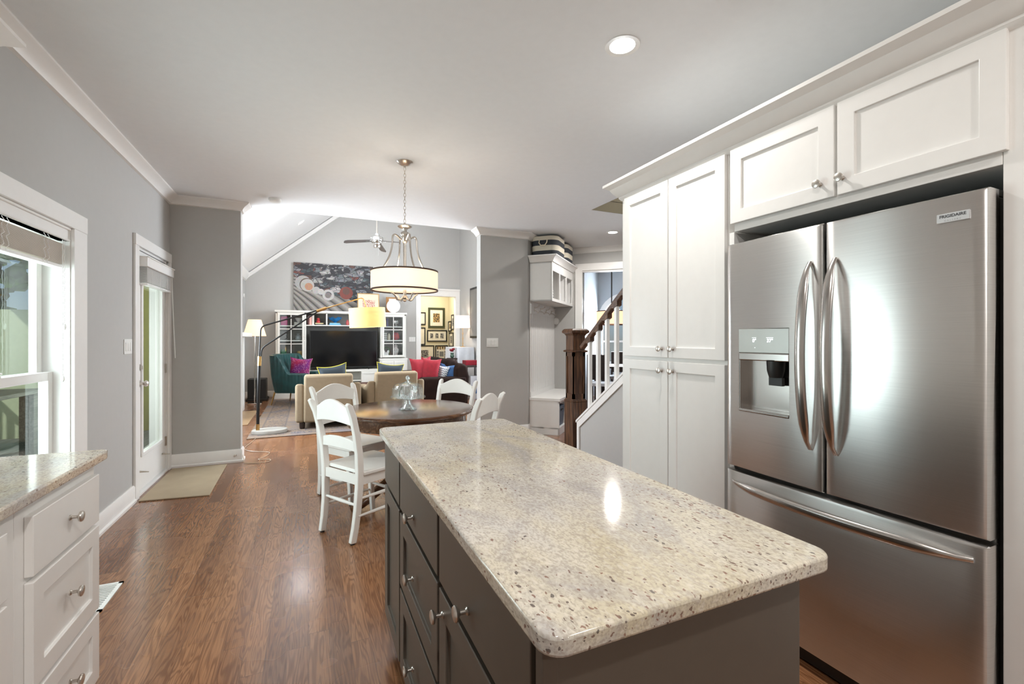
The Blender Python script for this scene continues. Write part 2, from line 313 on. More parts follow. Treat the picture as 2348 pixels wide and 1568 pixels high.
# ------------------------------------------------------------------ mesh builder
class MB:
    def __init__(s): s.bm = bmesh.new(); s.mi = 0
    def face(s, vs):
        try:
            f = s.bm.faces.new(vs); f.material_index = s.mi; return f
        except ValueError: return None
    def box(s, a, b, M=None):
        x0, y0, z0 = [min(p, q) for p, q in zip(a, b)]; x1, y1, z1 = [max(p, q) for p, q in zip(a, b)]
        c = [(x0, y0, z0), (x1, y0, z0), (x1, y1, z0), (x0, y1, z0), (x0, y0, z1), (x1, y0, z1), (x1, y1, z1), (x0, y1, z1)]
        v = [s.bm.verts.new(M @ Vector(p) if M else p) for p in c]
        for q in ((0, 3, 2, 1), (4, 5, 6, 7), (0, 1, 5, 4), (1, 2, 6, 5), (2, 3, 7, 6), (3, 0, 4, 7)): s.face([v[i] for i in q])
        return s
    def prism(s, poly, lo, hi, axis=2):
        def P(p, h):
            return (p[0], p[1], h) if axis == 2 else ((p[0], h, p[1]) if axis == 1 else (h, p[0], p[1]))
        a = [s.bm.verts.new(P(p, lo)) for p in poly]; b = [s.bm.verts.new(P(p, hi)) for p in poly]
        s.face(a[::-1]); s.face(b); n = len(poly)
        for i in range(n): s.face([a[i], a[(i+1) % n], b[(i+1) % n], b[i]])
        return s
    def rings(s, rs, closed=False, cap=True):
        vs = [[s.bm.verts.new(p) for p in r] for r in rs]; n = len(vs[0])
        m = len(vs) if closed else len(vs)-1
        for i in range(m):
            a, b = vs[i], vs[(i+1) % len(vs)]
            for j in range(n): s.face([a[j], a[(j+1) % n], b[(j+1) % n], b[j]])
        if cap and not closed: s.face(vs[0][::-1]); s.face(vs[-1])
        return s
    def lathe(s, prof, c=(0, 0, 0), seg=24, cap=True, M=None, closed=False):
        rs = []
        for r, z in prof:
            r = max(r, .0004)
            ring = [Vector((c[0]+r*math.cos(2*PI*k/seg), c[1]+r*math.sin(2*PI*k/seg), c[2]+z)) for k in range(seg)]
            rs.append([M @ p for p in ring] if M else ring)
        return s.rings(rs, closed, cap)
    def tube(s, pts, r, seg=8, rb=None, closed=False, up=None):
        pts = [Vector(p) for p in pts]; n = len(pts); rs = []
        prev = None
        for i, p in enumerate(pts):
            if closed: t = pts[(i+1) % n]-pts[i-1]
            else: t = pts[min(i+1, n-1)]-pts[max(i-1, 0)]
            t.normalize()
            if prev is None:
                u = Vector(up) if up else (Vector((0, 0, 1)) if abs(t.z) < .9 else Vector((1, 0, 0)))
            else: u = prev
            a = (u - t*u.dot(t)).normalized(); prev = a; b = t.cross(a)
            ri = r[i] if isinstance(r, (list, tuple)) else r; r2 = (rb[i] if isinstance(rb, (list, tuple)) else rb) if rb else ri
            rs.append([p + a*ri*math.cos(2*PI*k/seg) + b*r2*math.sin(2*PI*k/seg) for k in range(seg)])
        return s.rings(rs, closed)
    def sq(s, pts, w, d, up=(1, 0, 0)):
        """square bar along points, w along up, d across"""
        pts = [Vector(p) for p in pts]; n = len(pts); rs = []; U = Vector(up)
        for i, p in enumerate(pts):
            t = (pts[min(i+1, n-1)]-pts[max(i-1, 0)]).normalized(); a = (U - t*U.dot(t)).normalized(); b = t.cross(a)
            wi = w[i] if isinstance(w, (list, tuple)) else w; di = d[i] if isinstance(d, (list, tuple)) else d
            rs.append([p+a*wi/2+b*di/2, p-a*wi/2+b*di/2, p-a*wi/2-b*di/2, p+a*wi/2-b*di/2])
        return s.rings(rs)
    def slat(s, xs, lo, hi, yc, th):
        rs = [[(x, yc(x)-th/2, lo(x)), (x, yc(x)+th/2, lo(x)), (x, yc(x)+th/2, hi(x)), (x, yc(x)-th/2, hi(x))] for x in xs]
        return s.rings(rs)
    def ball(s, c, r, sx=1, sy=1, sz=1, seg=16):
        prof = [(math.sin(PI*k/10), -math.cos(PI*k/10)) for k in range(11)]
        rs = [[(c[0]+r*sx*max(p, .001)*math.cos(2*PI*j/seg), c[1]+r*sy*max(p, .001)*math.sin(2*PI*j/seg), c[2]+r*sz*q) for j in range(seg)] for p, q in prof]
        return s.rings(rs)
    def pillow(s, c, w, h, t, M=None, n=10, pinch=.12):
        """cushion in its local XZ plane, plump along Y"""
        for sgn in (1, -1):
            g = []
            for i in range(n+1):
                row = []
                for j in range(n+1):
                    u, v = i/n*2-1, j/n*2-1
                    k = (1-u**4)*(1-v**4)
                    x = u*w/2*(1-pinch*(1-v*v)*abs(u)**3*1.0); z = v*h/2*(1-pinch*(1-u*u)*abs(v)**3)
                    p = Vector((c[0]+x, c[1]+sgn*(t/2*k**.6), c[2]+z)); row.append(s.bm.verts.new(M @ p if M else p))
                g.append(row)
            for i in range(n):
                for j in range(n):
                    q = [g[i][j], g[i+1][j], g[i+1][j+1], g[i][j+1]]; s.face(q if sgn < 0 else q[::-1])
        bmesh.ops.remove_doubles(s.bm, verts=s.bm.verts, dist=1e-5)
        return s
    def build(s, name, mat, parent=None, loc=None, rot=None, bevel=0, bseg=2, smooth=35, kind=None, label=None, sub=0):
        bmesh.ops.recalc_face_normals(s.bm, faces=s.bm.faces)
        me = bpy.data.meshes.new(name); s.bm.to_mesh(me); s.bm.free()
        for m in (mat if isinstance(mat, (list, tuple)) else [mat]): me.materials.append(m)
        if smooth:
            for p in me.polygons: p.use_smooth = True
            me.set_sharp_from_angle(angle=math.radians(smooth))
        o = bpy.data.objects.new(name, me); COL.objects.link(o)
        if parent: o.parent = parent
        if loc: o.location = loc
        if rot: o.rotation_euler = rot
        if bevel:
            b = o.modifiers.new('bevel', 'BEVEL'); b.width = bevel; b.segments = bseg; b.limit_method = 'ANGLE'; b.angle_limit = math.radians(40)
        if sub:
            b = o.modifiers.new('subsurf', 'SUBSURF'); b.levels = sub; b.render_levels = sub
        if kind: o['kind'] = kind
        if label: o['label'] = label
        return o
def thing(name, label, cat, loc=(0, 0, 0), rz=0, group=None, rot=None):
    o = bpy.data.objects.new(name, None); COL.objects.link(o); o.location = loc; o.rotation_euler = rot or (0, 0, rz)
    o.empty_display_size = .1; o['label'] = label; o['category'] = cat
    if group: o['group'] = group
    return o
def tag(o, label, cat, group=None):
    o['label'] = label; o['category'] = cat
    if group: o['group'] = group
    return o
def sroot(name, loc=(0, 0, 0)):
    o = bpy.data.objects.new(name, None); COL.objects.link(o); o.location = loc; o['kind'] = 'structure'; return o
def dup(root, loc, rz=None, label=None, group=None):
    r = root.copy(); COL.objects.link(r); r.location = loc
    if rz is not None: r.rotation_euler = (0, 0, rz)
    if label: r['label'] = label
    if group: r['group'] = group
    for ch in list(root.children):
        c = ch.copy(); COL.objects.link(c); c.parent = r
        for g in ch.children:
            d = g.copy(); COL.objects.link(d); d.parent = c
    return r
def bx(name, a, b, mat, parent=None, bevel=.002, **k): return MB().box(a, b).build(name, mat, parent, bevel=bevel, smooth=0, **k)
ST = 'structure'
def text_mesh(body, size, mat, parent, name, M, extrude=.0006, spacing=1.0, bold=0):
    c = bpy.data.curves.new('t', 'FONT'); c.body = body; c.size = size; c.extrude = extrude; c.align_x = 'CENTER'; c.align_y = 'CENTER'; c.space_character = spacing; c.offset = bold
    t = bpy.data.objects.new('t', c); COL.objects.link(t)
    dg = bpy.context.evaluated_depsgraph_get(); dg.update()
    me = bpy.data.meshes.new_from_object(t.evaluated_get(dg)); bpy.data.objects.remove(t)
    me.transform(M); me.materials.clear(); me.materials.append(mat)
    o = bpy.data.objects.new(name, me); COL.objects.link(o); o.parent = parent; return o

# ================================================================== STRUCTURE
XL, YB, H = -1.29, 5.63, 2.76
W1K = 2.88; W2K = 10.2
MB().box((-1.45, -3.2, -.12), (7.2, 14.2, 0)).build('floor', FLOOR, smooth=0, kind=ST)
c = MB()
c.box((-1.43, -3.2, H), (2.9, YB, H+.12)); c.box((2.9, -3.2, H), (3.9, 1.9, H+.12)); c.box((2.9, 4.31, H), (3.9, YB, H+.12))
c.prism([(3.9, -3.2), (6.1, -3.2), (6.1, 4.1), (4.57, YB), (3.9, YB)], H, H+.12)
c.prism([(2.75, YB), (4.57, YB), (3.66, 6.54)], H, H+.12)
c.build('ceiling', CEIL, smooth=0, kind=ST)
# left wall with window and door openings
WY0, WY1, WZ0, WZ1 = 2.2, 3.535, .40, 1.97
DY0, DY1, DZ1 = 4.665, 5.545, 2.075
m = MB()
for a, b in (((XL-.14, -3.2, 0), (XL, WY0, H)), ((XL-.14, WY0, 0), (XL, WY1, WZ0)), ((XL-.14, WY0, WZ1), (XL, WY1, H)), ((XL-.14, WY1, 0), (XL, DY0, H)),
             ((XL-.14, DY0, DZ1), (XL, DY1, H)), ((XL-.14, DY1, 0), (XL, YB+.14, H)),
             ((XL-.14, YB+.14, 0), (XL, 6.1, 5)), ((XL-.14, 6.1, 0), (XL, 7.9, .7)), ((XL-.14, 6.1, 2.5), (XL, 7.9, 5)), ((XL-.14, 7.9, 0), (XL, 11.8, 5))): m.box(a, b)
m.build('wall_left', WALL, smooth=0, kind=ST)
# back wall piers and header between kitchen and living room
m = MB(); m.box((XL, YB, 0), (-.665, YB+.14, H)); m.build('wall_back_left', WALL, smooth=0, kind=ST)
m = MB(); m.box((2.06, YB, 0), (2.75, YB+.14, H)); m.build('wall_back_right', WALL, smooth=0, kind=ST)
m = MB(); m.box((XL-.14, YB, H), (2.749, YB+.14, 5.0)); m.box((2.749, YB, H+.121), (3.81, YB+.14, 5.0)); m.build('wall_header', [CEIL], smooth=0, kind=ST)
# living room
m = MB(); m.box((XL-.14, 11.65, 0), (2.60, 11.79, 5.0)); m.box((2.60, 11.65, 2.45), (3.58, 11.79, 5.0)); m.box((3.58, 11.65, 0), (3.81, 11.79, 5.0))
m.build('wall_far', WALL, smooth=0, kind=ST)
m = MB()
for a, b in (((3.67, YB+.14, 2.885), (3.81, 6.70, 5)), ((3.67, 6.70, 0), (3.81, 6.9, 5)), ((3.67, 6.9, 0), (3.81, 8.6, 1.2)), ((3.67, 6.9, 3.1), (3.81, 8.6, 5)), ((3.67, 8.6, 0), (3.81, 11.65, 5))): m.box(a, b)
m.build('wall_living_right', WALL, smooth=0, kind=ST)
m = MB(); m.prism([(-1.45, 2.604), (1.35, 4.91), (3.85, 4.91), (3.85, 5.03), (1.30, 5.03), (-1.45, 2.76)], YB+.14, 11.7, axis=1); m.build('ceiling_vault', plain('vault_paint', (.78, .78, .78), .8, noise=.01), smooth=0, kind=ST)
# diagonal hall walls
m = MB(); m.prism([(2.75, YB), (3.66, 6.54), (3.56, 6.64), (2.65, YB+.1)], 0, H); m.build('wall_diagonal', WALL, smooth=0, kind=ST)
def w2pt(u, n): return ((n+u)/2**.5, (n-u)/2**.5)
NN = W2K/2**.5
def w2box(mb, u0, u1, n0, n1, z0, z1): mb.prism([w2pt(u0, n0), w2pt(u1, n0), w2pt(u1, n1), w2pt(u0, n1)], z0, z1)
m = MB(); w2box(m, -2.3, -1.55, NN, NN+.12, 0, 2.95); w2box(m, -1.55, .45, NN, NN+.12, 2.40, 2.95); w2box(m, .45, 2.6, NN, NN+.12, 0, 2.95)
m.build('wall_hall_end', WALL, smooth=0, kind=ST)
# right side walls, rear wall
MB().box((2.56, -3.2, 0), (2.7, 2.41, H)).build('wall_right', WALL, smooth=0, kind=ST)
m = MB(); m.box((XL, -3.2, 0), (-.7, -3.06, H)); m.box((-.7, -3.2, 0), (1.9, -3.06, .5)); m.box((-.7, -3.2, 2.4), (1.9, -3.06, H)); m.box((1.9, -3.2, 0), (2.6, -3.06, H)); m.build('wall_rear', WALL, smooth=0, kind=ST)
MB().box((3.9, -1.0, 0), (4.0, 4.35, H)).build('wall_stair_side', WALL, smooth=0, kind=ST)
MB().box((2.7, 1.78, 0), (3.9, 1.9, 4.6)).build('wall_stair_end', WALL, smooth=0, kind=ST)
m = MB(); m.box((2.9, 4.303, H+.001), (3.9, 4.3095, H+.13)); m.box((2.8, 4.303, H+.125), (4.0, 4.40, 4.6)); m.box((2.8, 1.9, H+.125), (2.9, 4.4, 4.6)); m.box((3.9, 1.9, H+.125), (4.0, 4.4, 4.6)); m.box((2.9005, 1.9, H+.001), (2.907, 4.303, H+.13)); m.box((2.8, 1.8, 4.6), (4.0, 4.4, 4.7))
m.build('wall_stairwell', OLIVE, smooth=0, kind=ST)
# gallery room behind the living room
m = MB(); m.box((2.2, 13.3, 0), (3.97, 13.42, 2.9)); m.box((3.85, 11.79, 0), (3.97, 13.3, 2.9)); m.box((2.1, 11.79, 0), (2.2, 13.42, 2.9)); m.build('wall_gallery', YELLOW, smooth=0, kind=ST)
MB().box((2.1, 11.79, 2.9), (3.97, 13.42, 3.0)).build('ceiling_gallery', CEIL, smooth=0, kind=ST)
# dining room
ND = 11.0
m = MB(); w2box(m, -2.1, -1.98, NN+.12, ND, 0, 2.95); m.build('wall_dining_left', BLUEW, smooth=0, kind=ST)
# far wall with arched window opening u -1.93..-.9
UA0, UA1 = -1.90, -.78; zc = 1.75; ra = (UA1-UA0)/2; uc = (UA0+UA1)/2
m = MB(); w2box(m, -2.1, UA0, ND, ND+.14, 0, 2.95); w2box(m, UA1, 1.6, ND, ND+.14, 0, 2.95); w2box(m, UA0, UA1, ND, ND+.14, 0, .75)
K = 16
for i in range(K):
    a0, a1 = PI - PI*i/K, PI - PI*(i+1)/K
    u0, u1 = uc+ra*math.cos(a0), uc+ra*math.cos(a1); z0, z1 = zc+ra*math.sin(a0), zc+ra*math.sin(a1)
    A = [Vector((*w2pt(u, n), z)) for n in (ND, ND+.14) for u, z in ((u0, z0), (u1, z1), (u1, 2.95), (u0, 2.95))]
    v = [m.bm.verts.new(p) for p in A]
    for q in ((0, 1, 2, 3), (7, 6, 5, 4), (0, 4, 5, 1), (1, 5, 6, 2), (2, 6, 7, 3), (3, 7, 4, 0)): m.face([v[i2] for i2 in q])
m.build('wall_dining_far', BLUEW, smooth=0, kind=ST)
m = MB(); w2box(m, -2.1, 2.7, NN+.12, ND+.14, 2.95, 3.05); m.build('ceiling_dining', TRIM, smooth=0, kind=ST)
m = MB(); w2box(m, 2.4, 2.5, NN+.12, ND, 0, 2.95); m.build('wall_dining_right', BLUEW, smooth=0, kind=ST)
m = MB(); w2box(m, -1.98, 2.4, 9.4, 9.55, 2.78, 2.95); m.build('beam_dining', TRIM, smooth=0, kind=ST)
win = sroot('window_3')
m = MB()
arch = [(uc+(ra+.09)*math.cos(PI-PI*i/K), zc+(ra+.09)*math.sin(PI-PI*i/K)) for i in range(K+1)]
arch = [(UA0-.09, .72)] + arch + [(UA1+.09, .72)]
inner = [(uc+(ra-.03)*math.cos(PI-PI*i/K), zc+(ra-.03)*math.sin(PI-PI*i/K)) for i in range(K+1)]
inner = [(UA0+.03, .78)] + inner + [(UA1-.03, .78)]
rs = []
for (u, z), (ui, zi) in zip(arch, inner):
    rs.append([Vector((*w2pt(u, ND-.03), z)), Vector((*w2pt(ui, ND-.03), zi)), Vector((*w2pt(ui, ND+.05), zi)), Vector((*w2pt(u, ND+.0), z))])
m.rings(rs); m.build('window_frame', TRIM, win, smooth=0)
m = MB(); 
for u in (UA0+.37, UA1-.37): w2box(m, u-.012, u+.012, ND+.02, ND+.05, .76, zc)
for z in (1.25, zc): w2box(m, UA0, UA1, ND+.015, ND+.055, z-.02, z+.02)
for a in (PI/3, 2*PI/3):
    m.sq([Vector((*w2pt(uc, ND+.03), zc)), Vector((*w2pt(uc+ra*math.cos(a), ND+.03), zc+ra*math.sin(a)))], .02, .03)
m.build('window_muntin', TRIM, win, smooth=0)
light('daylight_dining_window', 'AREA', (*w2pt(uc, ND+.35), 1.6), 220, DAY, (math.radians(90), 0, math.radians(-45+180)), 1.0, 1.5)

def plain_window(name, x0, x1, y0, y1, z0, z1):
    w_ = sroot(name); m = MB(); n = 3
    if x1-x0 < y1-y0:
        for k in range(n+1): y = y0+(y1-y0)*k/n; m.box((x0, y-.03, z0), (x1, y+.03, z1))
        for z in (z0+.03, (z0+z1)/2, z1-.03): m.box((x0+.005, y0, z-.03), (x1-.005, y1, z+.03))
    else:
        for k in range(n+1): x = x0+(x1-x0)*k/n; m.box((x-.03, y0, z0), (x+.03, y1, z1))
        for z in (z0+.03, (z0+z1)/2, z1-.03): m.box((x0, y0+.005, z-.03), (x1, y1-.005, z+.03))
    m.build('window_frame', TRIM, w_, smooth=0)
plain_window('window_2', -.7, 1.9, -3.16, -3.10, .5, 2.4)  # unseen window added to go with the rear fill light
plain_window('window_4', XL-.09, XL-.04, 6.1, 7.9, .7, 2.5)
plain_window('window_5', 3.71, 3.76, 6.9, 8.6, 1.2, 3.1)
# ---- crown mouldings: profile (out, down)
CR = [(0, 0), (.085, 0), (.085, .012), (.075, .02), (.045, .04), (.022, .066), (.018, .078), (.0, .085)]
def crown(name, pts, mat=TRIM, scale=1.0, z=H, prof=CR, kind=ST, parent=None):
    """pts: path in XY with the room on the left-hand side of travel"""
    P = [Vector((p[0], p[1])) for p in pts]; n = len(P); rs = []
    for i, p in enumerate(P):
        def nrm(a, b): d = (b-a).normalized(); return Vector((-d.y, d.x))
        if i == 0: nn, k = nrm(P[0], P[1]), 1
        elif i == n-1: nn, k = nrm(P[-2], P[-1]), 1
        else:
            n1, n2 = nrm(P[i-1], p), nrm(p, P[i+1]); nn = (n1+n2).normalized(); k = 1/max(.3, nn.dot(n1))
        rs.append([(p.x+nn.x*o*scale*k, p.y+nn.y*o*scale*k, z-d*scale) for o, d in prof])
    mb = MB(); mb.rings(rs); return mb.build(name, mat, parent, smooth=30, kind=kind)
crown('trim_1', [(-.665, YB+.14), (-.665, YB), (XL, YB), (XL, -3.05)])
crown('trim_2', [(3.70, 6.50), (2.75-.0, YB+.0), (2.06, YB), (2.06, YB+.14)])
crown('trim_3', [w2pt(2.2, NN), w2pt(-2.02, NN)])
# rake crown on the vault and horizontal crown on the living room's left wall
m = MB(); m.prism([(-1.29, 2.72), (1.3, 4.853), (1.3, 4.75), (-1.29, 2.62)], 11.58, 11.65, axis=1); m.build('trim_4', TRIM, smooth=0, kind=ST)
m = MB(); m.prism([(-1.29, 2.72), (-1.22, 2.76), (-1.19, 2.76), (-1.26, 2.62), (-1.29, 2.60)], 5.8, 11.64, axis=1); m.build('trim_5', TRIM, smooth=0, kind=ST)
# ---- baseboards
BP = [(0, 0), (.028, 0), (.028, .018), (.016, .026), (.016, .118), (.008, .135), (0, .135)]
def baseb(name, pts): crown(name, pts, z=0, prof=[(o, -d) for o, d in BP])
baseb('baseboard_left', [(XL, 4.575), (XL, -3.0)])
baseb('baseboard_back_left', [(-.665, YB+.14), (-.665, YB), (XL, YB)])
baseb('baseboard_back_right', [(2.80, YB+.05), (2.75, YB), (2.06, YB), (2.06, YB+.14)])
baseb('baseboard_living', [(2.50, 11.65), (2.2, 11.65)]); baseb('baseboard_living_left', [(-.70, 11.65), (XL, 11.65), (XL, 9.95)])
baseb('baseboard_living_right', [(3.67, 6.75), (3.67, 11.63)])
baseb('baseboard_hall', [w2pt(-1.70, NN), w2pt(-2.03, NN)])
# door stop on the baseboard of the left pier
t = thing('door_stop', 'small dark door stop screwed to the white baseboard beside the mat', 'door stop', (-.715, YB-.017, .075))
MB().lathe([(.011, 0), (.011, .004), (.005, .006), (.005, .035), (.009, .037), (.009, .05)], M=Matrix.Rotation(PI/2, 4, 'X')).build('stop', NICKEL, t)

# ================================================================== WINDOW 1 (left wall)
win = sroot('window_1')
m = MB()
cw = .085
m.box((XL, WY1-.005, WZ0), (XL+.02, WY1+cw+.08, WZ1-.005)); m.box((XL, WY0-cw, WZ0), (XL+.02, WY0, WZ1-.005)); m.box((XL, WY0-cw, WZ1-.005), (XL+.022, WY1+cw+.08, WZ1+.095)); m.box((XL, WY0-cw, WZ0-.09), (XL+.02, WY1+cw+.08, WZ0))
m.build('window_casing', TRIM, win, bevel=.003, smooth=0)
m = MB(); m.box((XL-.14, WY1-.012, WZ0), (XL, WY1, WZ1)); m.box((XL-.14, WY0, WZ0), (XL, WY0+.012, WZ1)); m.box((XL-.14, WY0, WZ1-.012), (XL, WY1, WZ1)); m.box((XL-.14, WY0, WZ0), (XL+.03, WY1, WZ0+.02))
m.build('window_jamb', TRIM, win, smooth=0)
GX = XL-.115; zm = 1.09
def sash(nm, x, y0, y1, z0, z1, st=.055, top=.05, bot=.05):
    m = MB(); m.box((x-.018, y0, z0), (x+.018, y0+st, z1)); m.box((x-.018, y1-st, z0), (x+.018, y1, z1)); m.box((x-.018, y0+st, z1-top), (x+.018, y1-st, z1)); m.box((x-.018, y0+st, z0), (x+.018, y1-st, z0+bot))
    o = m.build(nm, TRIM, win, bevel=.003, smooth=0)
    bx('window_glass', (x-.003, y0+st-.003, z0+bot-.003), (x+.003, y1-st+.003, z1-top+.003), PANE, o, bevel=0)
sash('upper_sash', GX-.02, WY0+.02, WY1-.03, zm-.02, WZ1-.02)
sash('lower_sash', GX+.022, WY0+.02, WY1-.015, WZ0+.02, zm+.03, st=.05)
m = MB(); m.box((GX+.005, 2.95, zm+.03), (GX+.045, 3.02, zm+.04)); m.tube([(GX+.025, 2.985, zm+.045), (GX+.03, 3.05, zm+.048)], .006); m.build('sash_lock', WHITEP, win)
# blind in the window
BLM = plain('blind_cream', (.78, .72, .64), .5)
bl = thing('window_blind', 'cream slatted blind raised to the top of the kitchen window', 'blind', (XL-.04, 2.87, 1.8))
m = MB(); m.box((-.015, -.65, .085), (.035, .655, .165)); m.box((-.02, -.65, .15), (.045, .66, .165)); m.box((-.02, -.65, .085), (.042, .66, .098)); m.build('valance', TRIM, bl, bevel=.004, smooth=0)
for k in range(26):
    z = .062 - k*.0046
    m = MB(); m.box((-.024, -.63, z-.0009), (.024, .635, z+.0009)); m.build('slat', BLM, bl, smooth=0)
bx('bottom_rail', (-.025, -.63, -.078), (.025, .635, -.062), TRIM, bl)
for y in (-.35, .05, .42):
    for dy in (-.02, .02):
        m = MB(); m.tube([(.026, y+dy, .085)] + [(.027+.004*(k % 2), y+dy+.012*math.sin(k*1.7), .08-k*.014) for k in range(11)] + [(.026, y+dy, -.08)], .0014, 5); m.build('ladder_cord', TRIM, bl)
for yy, zt in ((.58, -.72), (.60, -.42)):
    pts = [(.035, yy+.004*math.sin(k*2.1), .08+(zt-.08)*k/40) for k in range(41)]
    m = MB(); m.tube(pts, .0022, 5); cdo = m.build('pull_cord', WHITEP, bl)
    MB().lathe([(.002, .02), (.008, .012), (.010, -.004), (.006, -.014), (.003, -.018)], (.035, yy, zt), 10).build('cord_knob', WHITEP, cdo)

# ================================================================== DOOR 1 (left wall)
dr = sroot('door_1')
m = MB(); m.box((XL, 4.575, 0), (XL+.02, DY0, DZ1)); m.box((XL, DY1, 0), (XL+.02, YB-.005, DZ1)); m.box((XL, 4.575, DZ1), (XL+.022, YB-.005, 2.165)); m.build('door_casing', TRIM, dr, bevel=.003, smooth=0)
m = MB(); m.box((XL-.14, DY0, 0), (XL, DY0+.02, DZ1)); m.box((XL-.14, DY1-.02, 0), (XL, DY1, DZ1)); m.box((XL-.14, DY0, DZ1-.02), (XL, DY1, DZ1)); m.build('door_jamb', TRIM, dr, smooth=0)
bx('threshold', (XL-.14, DY0, 0), (XL+.01, DY1, .02), TRIM, dr)
y0, y1, x0, x1 = DY0+.023, DY1-.023, XL-.05, XL-.008
gy0, gy1, gz0, gz1 = y0+.125, y1-.13, .33, 1.93
m = MB(); m.box((x0, y0, .035), (x1, gy0, DZ1-.025)); m.box((x0, gy1, .035), (x1, y1, DZ1-.025)); m.box((x0, gy0, .035), (x1, gy1, gz0)); m.box((x0, gy0, gz1), (x1, gy1, DZ1-.025))
dp = m.build('door_panel', TRIM, dr, smooth=0)
m = MB()
for a, b in (((x1, gy0-.02, gz0-.02), (x1+.012, gy0+.012, gz1+.02)), ((x1, gy1-.012, gz0-.02), (x1+.012, gy1+.02, gz1+.02)), ((x1, gy0+.01, gz0-.02), (x1+.012, gy1-.01, gz0+.012)), ((x1, gy0+.01, gz1-.012), (x1+.012, gy1-.01, gz1+.02))): m.box(a, b)
m.build('glazing_bead', TRIM, dp, bevel=.004, smooth=0)
bx('door_glass', (x0+.018, gy0, gz0), (x0+.024, gy1, gz1), DOORGLASS, dp, bevel=0)
RX = Matrix.Rotation(PI/2, 4, 'Y')
def knob_M(x, y, z, sgn=1): return Matrix.Translation((x, y, z)) @ Matrix.Rotation(sgn*PI/2, 4, 'Y')
kn = MB().lathe([(.03, 0), (.03, .005), (.012, .009), (.011, .03), (.02, .036), (.027, .048), (.026, .058), (.016, .066), (.0, .068)], M=knob_M(x1, y0+.06, .935)).build('door_knob', NICKEL, dr)
m = MB().lathe([(.027, 0), (.027, .010), (.0, .012)], M=knob_M(x1, y0+.06, 1.07)); m.box((x1+.01, y0+.053, 1.055), (x1+.026, y0+.067, 1.085)); m.build('deadbolt', NICKEL, dr)
for z in (1.02, .30):
    m = MB(); m.box((x1-.001, y1-.028, z-.045), (x1+.005, y1+.022, z+.045)); m.tube([(x1+.007, y1-.002, z-.045), (x1+.007, y1-.002, z+.045)], .006); m.build('hinge', NICKEL, dr)
for yy in (y0+.06, y1-.12):
    m = MB(); m.tube([(x1+.003, yy, .20), (x1+.06, yy+.03, .185)], [.008, .004]); m.build('foot_hold', NICKEL, dr)
bl = thing('door_blind', 'white slatted blind raised above the glass of the door', 'blind', (x1, (gy0+gy1)/2-.005, 1.9))
m = MB(); m.box((.004, -.40, .015), (.075, .40, .10)); m.box((.004, -.405, .09), (.085, .405, .10)); m.build('valance', TRIM, bl, bevel=.005, smooth=0)
for k in range(20):
    m = MB(); m.box((.010, -.355, .008-k*.0062), (.058, .355, .0105-k*.0062)); m.build('slat', WHITEP, bl, smooth=0)
bx('bottom_rail', (.008, -.355, -.135), (.060, .355, -.12), TRIM, bl)
m = MB(); m.tube([(.065, .37, .01), (.07, .385, -.3), (.085, .40, -.78)], .0045, 8); m.build('tilt_wand', WHITEP, bl)
for y in (-.24, .0, .24):
    m = MB(); m.tube([(.060, y, .01), (.062, y, -.13)], .0016, 5); m.build('ladder_cord', TRIM, bl)

# ---- switches
def switch(name, label, M, n=3, w=None):
    w = w or .045*n+.03
    t = bpy.data.objects.new(name, None); COL.objects.link(t); t.matrix_world = M; t['label'] = label; t['category'] = 'light switch'
    bx('cover_plate', (-w/2, 0, -.058), (w/2, .006, .058), WHITEP, t, bevel=.003)
    for k in range(n):
        x = (k-(n-1)/2)*.046
        bx('rocker', (x-.0165, .004, -.033), (x+.0165, .011, .033), WHITEP, t, bevel=.002)
    return t
# local +Y points out of the wall
switch('light_switch', 'triple rocker light switch on the grey wall left of the glass door', Matrix.Translation((XL, 4.46, 1.25)) @ Matrix.Rotation(-PI/2, 4, 'Z'))
switch('light_switch', 'triple rocker light switch on the grey pier near the coat bench', Matrix.Translation((2.228, YB, 1.262)) @ Matrix.Rotation(PI, 4, 'Z'))
switch('light_switch', 'light switch on the living room wall between media cabinet and lit doorway', Matrix.Translation((2.41, 11.65, 1.30)) @ Matrix.Rotation(PI, 4, 'Z'))

# ---- mat, vent
m = MB(); m.prism([(-1.25, 4.56), (-.757, 4.50), (-.775, 5.53), (-1.25, 5.56)], 0.001, .011); tag(m.build('door_mat', MAT_, bevel=.003, smooth=0), 'flat tan woven mat on the floor before the glass door', 'mat')
t = thing('floor_vent', 'white slotted floor vent beside the corner base cabinet', 'vent', (-1.02, 2.945, 0))
m = MB(); a, b = .11, .15
for p, q in (((-a, -b, 0), (a, -b+.02, .006)), ((-a, b-.02, 0), (a, b, .006)), ((-a, -b, 0), (-a+.02, b, .006)), ((a-.02, -b, 0), (a, b, .006))): m.box(p, q)
m.build('frame', WHITEP, t, smooth=0)
bx('duct', (-a+.01, -b+.01, 0), (a-.01, b-.01, .0012), BLACK, t, bevel=0)
for k in range(14):
    y = -b+.028+k*(2*b-.056)/13
    m = MB(); m.box((-a+.015, y-.006, .001), (a-.015, y+.003, .005)); m.build('slat', WHITEP, t, smooth=0)

